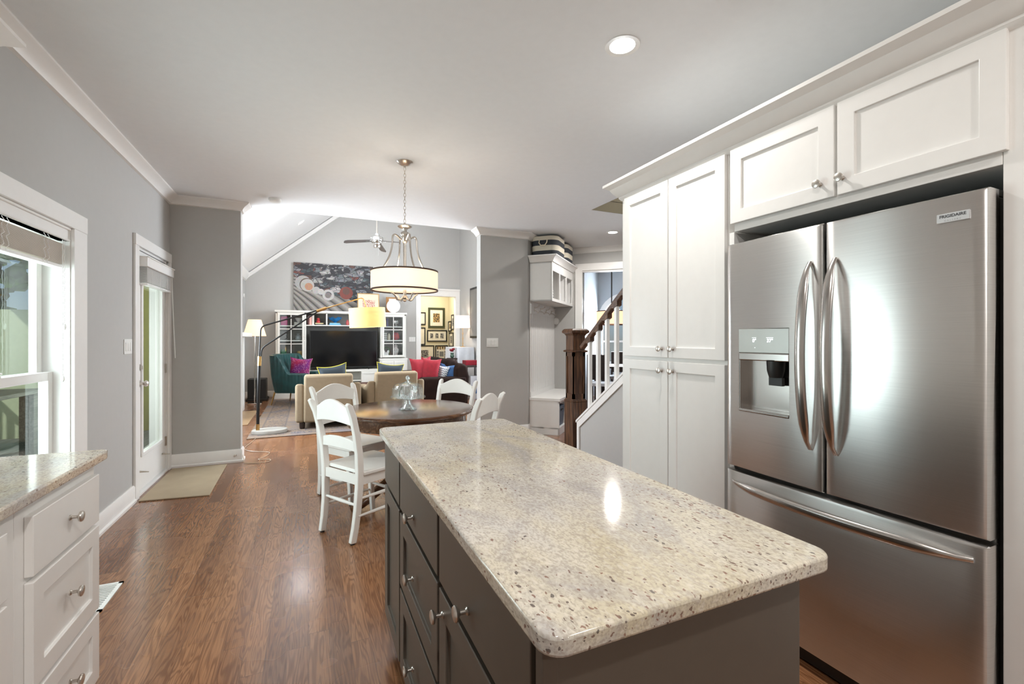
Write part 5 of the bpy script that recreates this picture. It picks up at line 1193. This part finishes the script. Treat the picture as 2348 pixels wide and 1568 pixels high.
def cush(name, label, loc, rz, mat, w_=.42, h_=.42, tk=.14, tilt=-14, roll=0, pip=None, back=None, group=None, pinch=.16):
    t = thing(name, label, 'cushion', loc, rz, group)
    M = Matrix.Rotation(math.radians(tilt), 4, 'X') @ Matrix.Translation((0, 0, h_*.47)) @ Matrix.Rotation(math.radians(roll), 4, 'Y')
    o = MB().pillow((0, 0, 0), w_, h_, tk, n=12, pinch=pinch).build('cover', mat, t, smooth=60); o.matrix_local = M
    if back:
        o2 = MB().pillow((0, .012, 0), w_*.985, h_*.985, tk, n=12, pinch=pinch).build('back_cover', back, t, smooth=60); o2.matrix_local = M
    if pip:
        pts = []
        for side in range(4):
            for k in range(8):
                u = k/8*2-1; u, v = ((u, -1), (1, u), (-u, 1), (-1, -u))[side]
                pts.append((u*w_/2*(1-pinch*(1-v*v)*abs(u)**3), 0, v*h_/2*(1-pinch*(1-u*u)*abs(v)**3)))
        o3 = MB().tube(pts, .006, 6, closed=True).build('piping', pip, t); o3.matrix_local = M
    return t
cush('throw_pillow', 'slate cushion with yellow piping peeking over the left cream armchair', (.36, 7.62, .47+RZ), math.radians(10), DKBLUE, .44, .44, pip=YEL, roll=-8, tilt=-2, group='slate cushions with yellow piping on the cream armchairs').location
cush('throw_pillow', 'slate cushion with yellow piping peeking over the right cream armchair', (1.22, 7.74, .47+RZ), math.radians(-8), DKBLUE, .44, .44, pip=YEL, roll=6, tilt=-2, group='slate cushions with yellow piping on the cream armchairs')

# emerald channel-back armchair
t = thing('accent_chair', 'emerald velvet channel tufted armchair beside the media cabinet', 'armchair', (-.21, 10.20, RZ), face(.87, -.47))
def ushape(n=150):
    """U path: left arm front -> back -> right arm front ; local +Y is forward"""
    w_, d0, d1, r = .37, .40, -.34, .17; seg = []
    L1 = d0-(d1+r); La = PI/2*r; Lb = 2*(w_-r); T = 2*L1+2*La+Lb
    for i in range(n+1):
        s_ = T*i/n
        if s_ < L1: p, nn = (-w_, d0-s_), (-1, 0)
        elif s_ < L1+La: a = (s_-L1)/r; p = (-w_+r-r*math.cos(a), d1+r-r*math.sin(a)); nn = (-math.cos(a), -math.sin(a))
        elif s_ < L1+La+Lb: p = (-w_+r+(s_-L1-La), d1); nn = (0, -1)
        elif s_ < L1+2*La+Lb: a = (s_-L1-La-Lb)/r; p = (w_-r+r*math.sin(a), d1+r-r*math.cos(a)); nn = (math.sin(a), -math.cos(a))
        else: q = s_-L1-2*La-Lb; p = (w_, d1+r+q); nn = (1, 0)
        seg.append((s_, T, L1, La, Lb, p, nn))
    return seg
rs = []
for s_, T, L1, La, Lb, p, nn in ushape():
    q = min(s_, T-s_)  # distance from the front of the arm
    u = max(0, min(1, (q-.34)/.26)); top = .63+.37*(u*u*(3-2*u))
    fl = abs(math.sin(s_*PI/.068)); ro = .012*fl; ri = .014*abs(math.sin(s_*PI/.10))
    bulgeb = .05*u
    def pt(off, z): return (p[0]+nn[0]*off, p[1]+nn[1]*off, z)
    rs.append([pt(.0+ro*.6-.02, .24), pt(.015+ro, .42), pt(.02+bulgeb*.5+ro, .60), pt(.02+bulgeb+ro, top-.03), pt(bulgeb-.03, top), pt(bulgeb-.085-ri, top-.03), pt(-.09-ri, .60), pt(-.10-ri, .42), pt(-.10, .26)])
MB().rings(rs).build('shell', GREENV, t, smooth=60)
bx('seat_base', (-.27, -.24, .24), (.27, .38, .36), GREENV, t, bevel=.02, bseg=3); bx('seat_cushion', (-.275, -.23, .36), (.275, .41, .48), GREENV, t, bevel=.045, bseg=5)
for sx in (-1, 1):
    for sy, yy in ((-1, -.30), (1, .33)): MB().tube([(sx*.29, yy, .25), (sx*.33, yy+sy*.05, 0)], [.018, .009], 10).build('leg', BRASS, t)
cush('throw_pillow', 'magenta dotted cushion with cream back on the emerald armchair', (-.17, 10.16, .49), math.radians(-25), PINKS, .46, .46, .15, tilt=-6, roll=4, back=CREAM)

# brown sofa with pillows; runs along Y, faces left
t = thing('sofa', 'dark brown velvet sofa seen from its arm end in the living room', 'sofa', (2.34, 9.2, RZ*0))
def vb(name, a, b, bv, **k): return MB().box(a, b).build(name, BROWNV, t, bevel=bv, bseg=5, smooth=50)
vb('seat_base', (-.46, -1.08, .08), (.36, 1.08, .34), .02)
vb('near_armrest', (-.50, -1.12, .06), (.35, -.88, .61), .045); vb('far_armrest', (-.50, .88, .06), (.35, 1.12, .61), .045)
m = MB(); m.rings([[(.12, y, .30), (.38, y, .08), (.41, y, .60), (.36, y, .82), (.25, y, .865), (.15, y, .78)] for y in (-1.10, 1.10)]); m.build('backrest', BROWNV, t, bevel=.05, bseg=5, smooth=50)
for y0_, y1_ in ((-.875, -.005), (.005, .875)): vb('seat_cushion', (-.48, y0_, .34), (.14, y1_, .48), .05)
for y0_, y1_ in ((-.87, -.01), (.01, .87)):
    m = MB(); m.rings([[(-.04, y, .48), (.16, y, .48), (.28, y, .88), (.12, y, .935), (.02, y, .86)] for y in (y0_, y1_)]); m.build('back_cushion', BROWNV, t, bevel=.06, bseg=5, smooth=50)
for sx in (-.42, .30):
    for sy in (-1.05, 1.05): bx('foot', (sx-.03, sy-.03, 0), (sx+.03, sy+.03, .08), DARKW, t)
G_ = 'cushions on the brown sofa'
cush('throw_pillow', 'red cushion at the left end of the sofa pillows', (1.93, 8.47, .485), math.radians(10), RED, .44, .50, .16, tilt=-4, roll=-4, group=G_)
cush('throw_pillow', 'tall pointed red cushion overlapping the leftmost red one', (2.06, 8.40, .485), math.radians(-28), RED, .40, .49, .16, tilt=-6, roll=6, group=G_)
cush('throw_pillow', 'red cushion tucked behind the chevron one', (2.28, 8.60, .485), math.radians(-35), RED, .38, .38, .14, tilt=-12, roll=10, group=G_)
cush('throw_pillow', 'grey and white chevron cushion on the sofa', (2.26, 8.42, .485), math.radians(-50), CHEV, .38, .36, .12, tilt=-4, roll=12, group=G_)
cush('throw_pillow', 'blue velvet cushion at the right of the sofa pillows', (2.41, 8.36, .485), math.radians(-30), BLUEV, .38, .37, .14, tilt=-4, roll=6, group=G_)
cush('throw_pillow', 'white and blue patterned cushion behind the red cushions', (2.08, 8.66, .485), math.radians(-15), spots('blue_floral_cloth', (.60, .62, .68), (.10, .14, .35), 40, .3), .42, .42, .13, tilt=-12, roll=5, group=G_)
# low wood coffee table glimpsed between the armchairs
t = thing('coffee_table', 'dark red wood coffee table glimpsed between the cream armchairs', 'table', (.80, 9.15, RZ))
bx('top', (-.55, -.33, .40), (.55, .33, .44), wood('cherry_wood', (.06, .018, .010), (.14, .05, .03), .25, axis=0), t, bevel=.006)
for sx in (-.5, .5):
    for sy in (-.28, .28): bx('leg', (sx-.03, sy-.03, 0), (sx+.03, sy+.03, .40), DARKW, t)
for k, (c_, lb) in enumerate((((.6, .58, .5), 'cream magazine lying at the bottom of the stack on the coffee table'), ((.12, .16, .35), 'blue magazine lying on top of the stack on the coffee table'))):
    tag(bx('magazine', (.42, 8.88, .4525+.016*k), (.66+.02*k, 9.16, .467+.016*k), pl('magazine_cover', c_, .5)), lb, 'magazine', 'magazines on the coffee table')

# console under white cloth, lamp, side table, vase
t = thing('console_table', 'tall table draped in a white cloth in the corner beside the lit doorway', 'table', (3.405, 10.85, 0))
bx('table', (-.19, -.50, 0), (.22, .50, 1.10), TRIM, t)
tc = MB(); n = 44; rs = []
per = rrect(-.205, -.52, .228, .52, .03, 2); perim = []
for i in range(len(per)):
    a_, b_ = Vector(per[i]), Vector(per[(i+1) % len(per)]); kk = max(1, int((b_-a_).length/.03))
    for k in range(kk): perim.append(a_.lerp(b_, k/kk))
def drape(z, am):
    out = []
    for i, p in enumerate(perim):
        q = p.normalized(); wv = am*math.sin(i*.9)+am*.5*math.sin(i*.37); zz = z + (.12*math.sin(i*.13) if z < .8 else 0)
        out.append((p.x+q.x*(am+wv), p.y+q.y*(am+wv), max(.03, zz)))
    return out
tc.rings([drape(.62, .014), drape(.85, .008), drape(1.06, .003), drape(1.108, .0), [(p.x*.5, p.y*.5, 1.112) for p in perim]]); o = tc.build('tablecloth', CLOTHW, loc=(3.405, 10.85, 0), smooth=60); tag(o, 'white cloth draped over the tall corner table', 'tablecloth')
t = thing('table_lamp', 'gold openwork table lamp with white drum shade on the draped table', 'table lamp', (3.47, 10.75, 1.113))
MB().lathe([(.06, 0), (.06, .012), (.015, .018), (.008, .03), (.006, .46)], seg=20).build('stem', BRASS, t)
for k in range(3):
    for a in (0, PI/2):
        m = MB(); c_, s_ = math.cos(a), math.sin(a); z = .115+k*.125; r = .062
        m.tube([(0, 0, z-.062), (r*c_, r*s_, z), (0, 0, z+.062), (-r*c_, -r*s_, z)], .004, 6, closed=True); m.build('wire_diamond', BRASS, t)
MB().lathe([(.195, .47), (.175, .77), (.177, .77), (.197, .47)], seg=40, closed=True).build('shade', SHP, t, smooth=60)
MB().ball((0, 0, .60), .03).build('bulb', BULB, t)
l = light('lamp_bulb', 'POINT', (0, 0, .62), 10, (1, .80, .60), size=.05); l.parent = t
t = thing('framed_picture', 'black framed picture on the right living room wall seen edge-on', 'picture', (3.668, 10.0, 1.33))
bx('frame', (-.05, -.65, 0), (0, .65, 1.22), BLACKM, t); bx('picture', (-.052, -.6, .05), (-.049, .6, 1.17), GREYBACK, t, bevel=0)
t = thing('side_table', 'small espresso side table right of the sofa', 'table', (3.28, 9.55, 0))
bx('top', (-.22, -.25, .70), (.30, .25, .735), DARKW, t); 
for sx in (-.19, .27):
    for sy in (-.22, .22): bx('leg', (sx-.025, sy-.025, 0), (sx+.025, sy+.025, .70), DARKW, t)
tag(bx('gift_box', (3.12, 9.45, .737), (3.40, 9.70, .84), RED, bevel=.004), 'red box on the espresso side table', 'box')
t = thing('flower_vase', 'small vase of red flowers behind the sofa back', 'vase', (3.10, 10.42, 0))
MB().lathe([(.09, 0), (.09, .03), (.02, .05), (.02, .82), (.13, .84), (.13, .86), (0, .86)]).build('pedestal', DARKW, t)
MB().lathe([(.03, .86), (.05, .90), (.035, .95), (.045, .985)]).build('vase', plain('green_glass', (.05, .10, .07), .1), t)
m = MB()
for k in range(9): a = k*2.4; m.ball((.045*math.cos(a)*(k > 0), .045*math.sin(a)*(k > 0), 1.03+.02*(k % 3)), .024, seg=8)
m.build('blossom', RED, t)
t = thing('shopping_bag', 'white and blue bag under the espresso side table', 'bag', (3.30, 9.50, 0))
bx('bag', (-.09, -.10, .0), (.12, .10, .50), CLOTHW, t); bx('blue_band', (-.095, -.105, .12), (.125, .105, .30), plain('bag_blue', (.02, .12, .35), .5), t)

# ceiling fan
t = thing('ceiling_fan', 'chrome three bladed ceiling fan hanging from the vaulted ceiling', 'ceiling fan', (1.17, 8.85, 0), math.radians(20))
MB().lathe([(.014, 3.25), (.014, 4.62), (.05, 4.66), (.07, 4.73)], seg=16).build('downrod', NICKEL, t)
MB().lathe([(.02, 3.30), (.035, 3.28), (.05, 3.25), (.11, 3.22), (.12, 3.17), (.10, 3.12), (.06, 3.11), (.055, 3.08), (.07, 3.06), (.06, 3.03), (0, 3.02)], seg=32).build('motor', CHROME, t)
for k in range(3):
    M = Matrix.Rotation(math.radians(170+120*k), 4, 'Z') @ Matrix.Translation((0, 0, 3.16)) @ Matrix.Rotation(math.radians(9), 4, 'Y') @ Matrix.Rotation(math.radians(14), 4, 'X')
    m = MB(); m.prism([(.14, -.05), (.55, -.065), (.60, -.045), (.61, 0), (.60, .045), (.55, .065), (.14, .05)], -.004, .004); bl_ = m.build('blade', plain('dark_blade', (.10, .085, .08), .3), t, smooth=0); bl_.matrix_local = M
    m = MB(); m.box((.08, -.025, -.012), (.22, .025, -.004)); bk = m.build('blade_bracket', CHROME, t, smooth=0); bk.matrix_local = M
MB().tube([(.03, 0, 3.03), (.03, 0, 2.88)], .0015, 5).build('pull_chain', CHROME, t)

# doorway to gallery
o = sroot('door_3'); m = MB()
m.box((2.51, 11.63, 0), (2.63, 11.655, 2.43)); m.box((3.565, 11.63, 0), (3.668, 11.655, 2.43)); m.box((2.51, 11.63, 2.43), (3.668, 11.655, 2.58)); m.box((2.49, 11.60, 2.58), (3.668, 11.655, 2.62)); m.build('door_casing', TRIM, o, smooth=0)
m = MB(); m.box((2.60, 11.65, 0), (2.635, 11.80, 2.45)); m.box((3.56, 11.65, 0), (3.585, 11.80, 2.45)); m.box((2.6, 11.65, 2.425), (3.585, 11.80, 2.452)); m.build('door_jamb', TRIM, o, smooth=0)
# gallery frames
PH = spots('photo_print', (.30, .28, .24), (.04, .04, .04), 28, .45); PHC = spots('sepia_photo', (.45, .28, .10), (.05, .04, .03), 30, .5); MATB = plain('mat_board_cream', (.76, .70, .55), .8)
def picture(label, c, w_, h_, prints, fw=.03, col=BLACKM, side=False):
    M = Matrix.Translation(c) if not side else Matrix.Translation(c) @ Matrix.Rotation(-PI/2, 4, 'Z')
    t = bpy.data.objects.new('framed_picture', None); COL.objects.link(t); t.matrix_world = M; t['label'] = label; t['category'] = 'picture'; t['group'] = 'framed pictures on the yellow wall'
    m = MB(); a, b = w_/2, h_/2
    m.box((-a, -.025, -b), (-a+fw, -.001, b)); m.box((a-fw, -.025, -b), (a, -.001, b)); m.box((-a+fw, -.025, -b), (a-fw, -.001, -b+fw)); m.box((-a+fw, -.025, b-fw), (a-fw, -.001, b)); m.build('frame', col, t, smooth=0)
    bx('mat_board', (-a+fw-.002, -.012, -b+fw-.002), (a-fw+.002, -.002, b-fw+.002), MATB, t, bevel=0)
    for x, z, pw, ph, mt in prints: bx('photo', (x-pw/2, -.014, z-ph/2), (x+pw/2, -.0115, z+ph/2), mt, t, bevel=0)
GO = plain('dark_olive_frame', (.04, .045, .015), .4)
Yg = 13.3
picture('large olive framed colour photo at the top of the yellow wall', (3.47, Yg, 1.938), .50, .60, [(0, 0, .20, .26, PHC)], .06, GO)
picture('wide black frame with three small photos below the large olive frame', (3.489, Yg, 1.403), .604, .346, [(-.163, 0, .085, .145, PH), (-.005, 0, .09, .145, PH), (.148, 0, .10, .15, PH)])
picture('black framed blank white print at the upper left of the yellow wall', (2.98, Yg, 1.91), .33, .37, [])
picture('black framed pale print at the left edge below the upper left one', (2.98, Yg, 1.392), .315, .515, [])
picture('large black framed landscape photo at the bottom left of the yellow wall', (3.10, Yg, .864), .60, .516, [(.02, .01, .21, .216, PH)])
picture('black framed grid of many small photos at the bottom of the yellow wall', (3.625, Yg, .84), .385, .56, [(x, .20, .055, .085, PHC) for x in (-.115, -.04, .035, .11)] + [(0, .02, .13, .15, GREYBACK)] + [(x, z, .06, .07, GREYBACK) for x in (-.115, .115) for z in (.08, 0, -.08)] + [(x, -.16, .06, .06, PH) for x in (-.115, -.04, .035, .11)])
for lb, y, z, w_, h_, mt in (('narrow black frame on the right gallery wall left of the tallest one', 13.13, 1.687, .30, .306, PHC), ('tall black frame nearest the doorway on the right gallery wall', 12.84, 1.80, .24, .44, PH), ('black framed photo in the middle row of the right gallery wall', 13.0, 1.29, .42, .42, PH), ('black framed photo in the bottom row of the right gallery wall', 13.0, .82, .42, .40, PH)):
    picture(lb, (3.85, y, z), w_, h_, [(0, 0, w_*.4, h_*.5, mt)], .028, side=True)

# ================================================================== DINING ROOM
t = thing('drum_pendant', 'orange drum pendant lamp in the dining room beyond the stairs', 'pendant lamp', (5.62, 7.62, 0))
MB().lathe([(.05, 2.95), (.05, 2.93), (.012, 2.915), (.012, 1.95), (0, 1.95)], seg=16).build('rod', plain('bronze', (.04, .03, .025), .4, .6), t)
SHO = shade_mat('orange_shade_cloth', (.92, .66, .48), .6)
MB().lathe([(.30, 1.60), (.30, 1.87), (.303, 1.87), (.303, 1.60)], seg=40, closed=True).build('shade', SHO, t, smooth=60)
for z in (1.60, 1.87): MB().lathe([(.298, z-.008), (.306, z-.008), (.306, z+.008), (.298, z+.008)], seg=40, closed=True).build('shade_band', BR, t)
t = thing('dining_table', 'dark dining table seen through the stair balusters', 'table', (6.22, 7.50, 0), math.radians(-45))
bx('top', (-.9, -.5, .72), (.9, .5, .76), DARKW, t, bevel=.005)
for sx in (-.8, .8):
    for sy in (-.42, .42): bx('leg', (sx-.04, sy-.04, 0), (sx+.04, sy+.04, .72), DARKW, t)
def dch(label, x, y, rz, first=None):
    if first: return dup(first, (x, y, 0), rz, label)
    t = thing('side_chair', label, 'chair', (x, y, 0), rz, 'dark chairs in the dining room')
    bx('seat', (-.22, -.22, .43), (.22, .22, .49), CLOTHW, t, bevel=.01); bx('backrest', (-.21, -.24, .55), (.21, -.21, 1.02), DARKW, t, bevel=.01)
    for sx in (-.19, .19): bx('rear_leg', (sx-.02, -.24, 0), (sx+.02, -.20, .60), DARKW, t); bx('front_leg', (sx-.02, .17, 0), (sx+.02, .21, .43), DARKW, t)
    return t
q = dch('dark dining room chair nearest the stairs behind the balusters', 5.05, 7.2, math.radians(-45)); dch('dark dining room chair on the far side of the dining table', 6.33, 8.31, math.radians(135), q)

# ================================================================== OUTSIDE: porch, garden
DECK = wood('deck_boards', (.16, .17, .17), (.24, .25, .25), .7, .6, axis=1)
MB().box((-4.4, -2, -.2), (XL-.15, 9.5, -.08)).build('porch_floor', DECK, smooth=0, kind=ST)
MB().box((-4.6, -2, 2.75), (XL-.14, 9.5, 2.85)).build('porch_ceiling', plain('porch_ceiling_paint', (.45, .55, .48), .8), smooth=0, kind=ST)
SID = plain('yellow_green_siding', (.36, .34, .09), .7, noise=.05)
m = MB(); m.box((-3.3, 8.6, -.08), (XL-.14, 8.7, 2.75))
for k in range(17): m.box((-3.3+k*.11, 8.585, -.08), (-3.3+k*.11+.095, 8.60, 2.75))
m.build('wall_porch_end', SID, smooth=0, kind=ST)
MB().box((-4.2, 8.62, -.08), (-3.32, 8.68, 1.72)).build('wall_porch_panel', plain('pale_green_panel', (.42, .46, .33), .7), smooth=0, kind=ST)
PG = plain('porch_frame_green', (.10, .15, .12), .6)
for k, y in enumerate((-1.5, 1.5, 4.2, 6.6, 8.5)): tag(bx('porch_post', (-4.36, y-.06, -.08), (-4.24, y+.06, 2.75), PG), ['dark green porch post outside the kitchen window, %s' % q_ for q_ in ('first from the rear', 'second from the rear', 'middle one', 'next to last before the siding', 'against the siding')][k], 'post', 'porch posts')
t = thing('porch_railing', 'dark slatted porch railing with white lower rail outside the window', 'railing', (-4.3, 3.6, -.08))
bx('top_rail', (-.04, -5, .98), (.04, 4.9, 1.02), PG, t); bx('bottom_rail', (-.03, -5, .10), (.03, 4.9, .15), CLOTHW, t)
for k in range(60): bx('baluster', (-.02, -1.6+k*.108, .15), (.02, -1.56+k*.108, .98), PG, t, bevel=0)
t = thing('picnic_table', 'weathered wooden outdoor table on the porch', 'table', (-3.1, 5.9, -.08))
for k in range(6): bx('top_board', (-.42+k*.14, -.9, .80), (-.285+k*.14, .9, .84), GREYWOOD, t, bevel=.003)
for sx in (-.33, .33):
    for sy in (-.75, .75): bx('leg', (sx-.06, sy-.06, 0), (sx+.06, sy+.06, .80), GREYWOOD, t)
t = thing('hanging_chain', 'pale chain hanging outside the kitchen window', 'chain', (-2.6, 5.2, 0))
for k in range(34):
    zc_ = 2.72-k*.056; a = PI/2*(k % 2); MB().tube([(.012*math.cos(q_*PI/4)*math.cos(a), .012*math.cos(q_*PI/4)*math.sin(a), zc_+.034*math.sin(q_*PI/4)) for q_ in range(8)], .0045, 6, closed=True).build('chain_link', WHITEP, t)
MB().box((-60, -40, -1.6), (-4.4, 60, -1.5)).build('ground', plain('lawn', (.09, .14, .04), .9, noise=.4, nscale=3), smooth=0, kind=ST)
LEAF = plain('foliage', (.10, .20, .05), .6, noise=.6, nscale=2.5); BARK = plain('bark', (.08, .06, .045), .9, noise=.3)
def tree(x, y, hh, r, label, seed):
    rnd = random.Random(seed); t = thing('tree', label, 'tree', (x, y, -1.5), group='trees beyond the porch')
    MB().tube([(0, 0, 0), (.1, .05, hh*.5), (.05, 0, hh*.8)], [.18, .13, .06], 8).build('trunk', BARK, t)
    m = MB()
    for k in range(900):
        a, b_, q_ = rnd.random()*2*PI, math.acos(2*rnd.random()-1), rnd.random()**.4
        c_ = Vector((r*q_*math.sin(b_)*math.cos(a), r*q_*math.sin(b_)*math.sin(a), hh*.62+hh*.42*q_*math.cos(b_)))
        s_ = .16+.16*rnd.random(); u = Vector((rnd.random()-.5, rnd.random()-.5, rnd.random()-.5)).normalized(); v = u.orthogonal().normalized(); w_ = u.cross(v)
        vs = [m.bm.verts.new(c_+v*s_*math.cos(g_)+w_*s_*.6*math.sin(g_)) for g_ in (0, PI/3, 2*PI/3, PI, 4*PI/3, 5*PI/3)]; m.face(vs)
    me = m.build('crown', LEAF, t, smooth=0)
for k, (x, y, hh, r, lb) in enumerate(((-9, 8, 6.5, 2.6, 'leafy green tree closest to the porch railing'), (-12, 13, 8, 3.2, 'tall leafy tree behind the closest one, toward the siding'), (-14, 6, 8, 3.4, 'broad tree at the left of the window view'), (-8.5, 15, 7, 2.8, 'leafy tree beyond the far end of the porch'), (-17, 20, 10, 4.2, 'tallest distant tree seen through the upper sash'))): tree(x, y, hh, r, lb, k)
print('objects', len(bpy.data.objects))
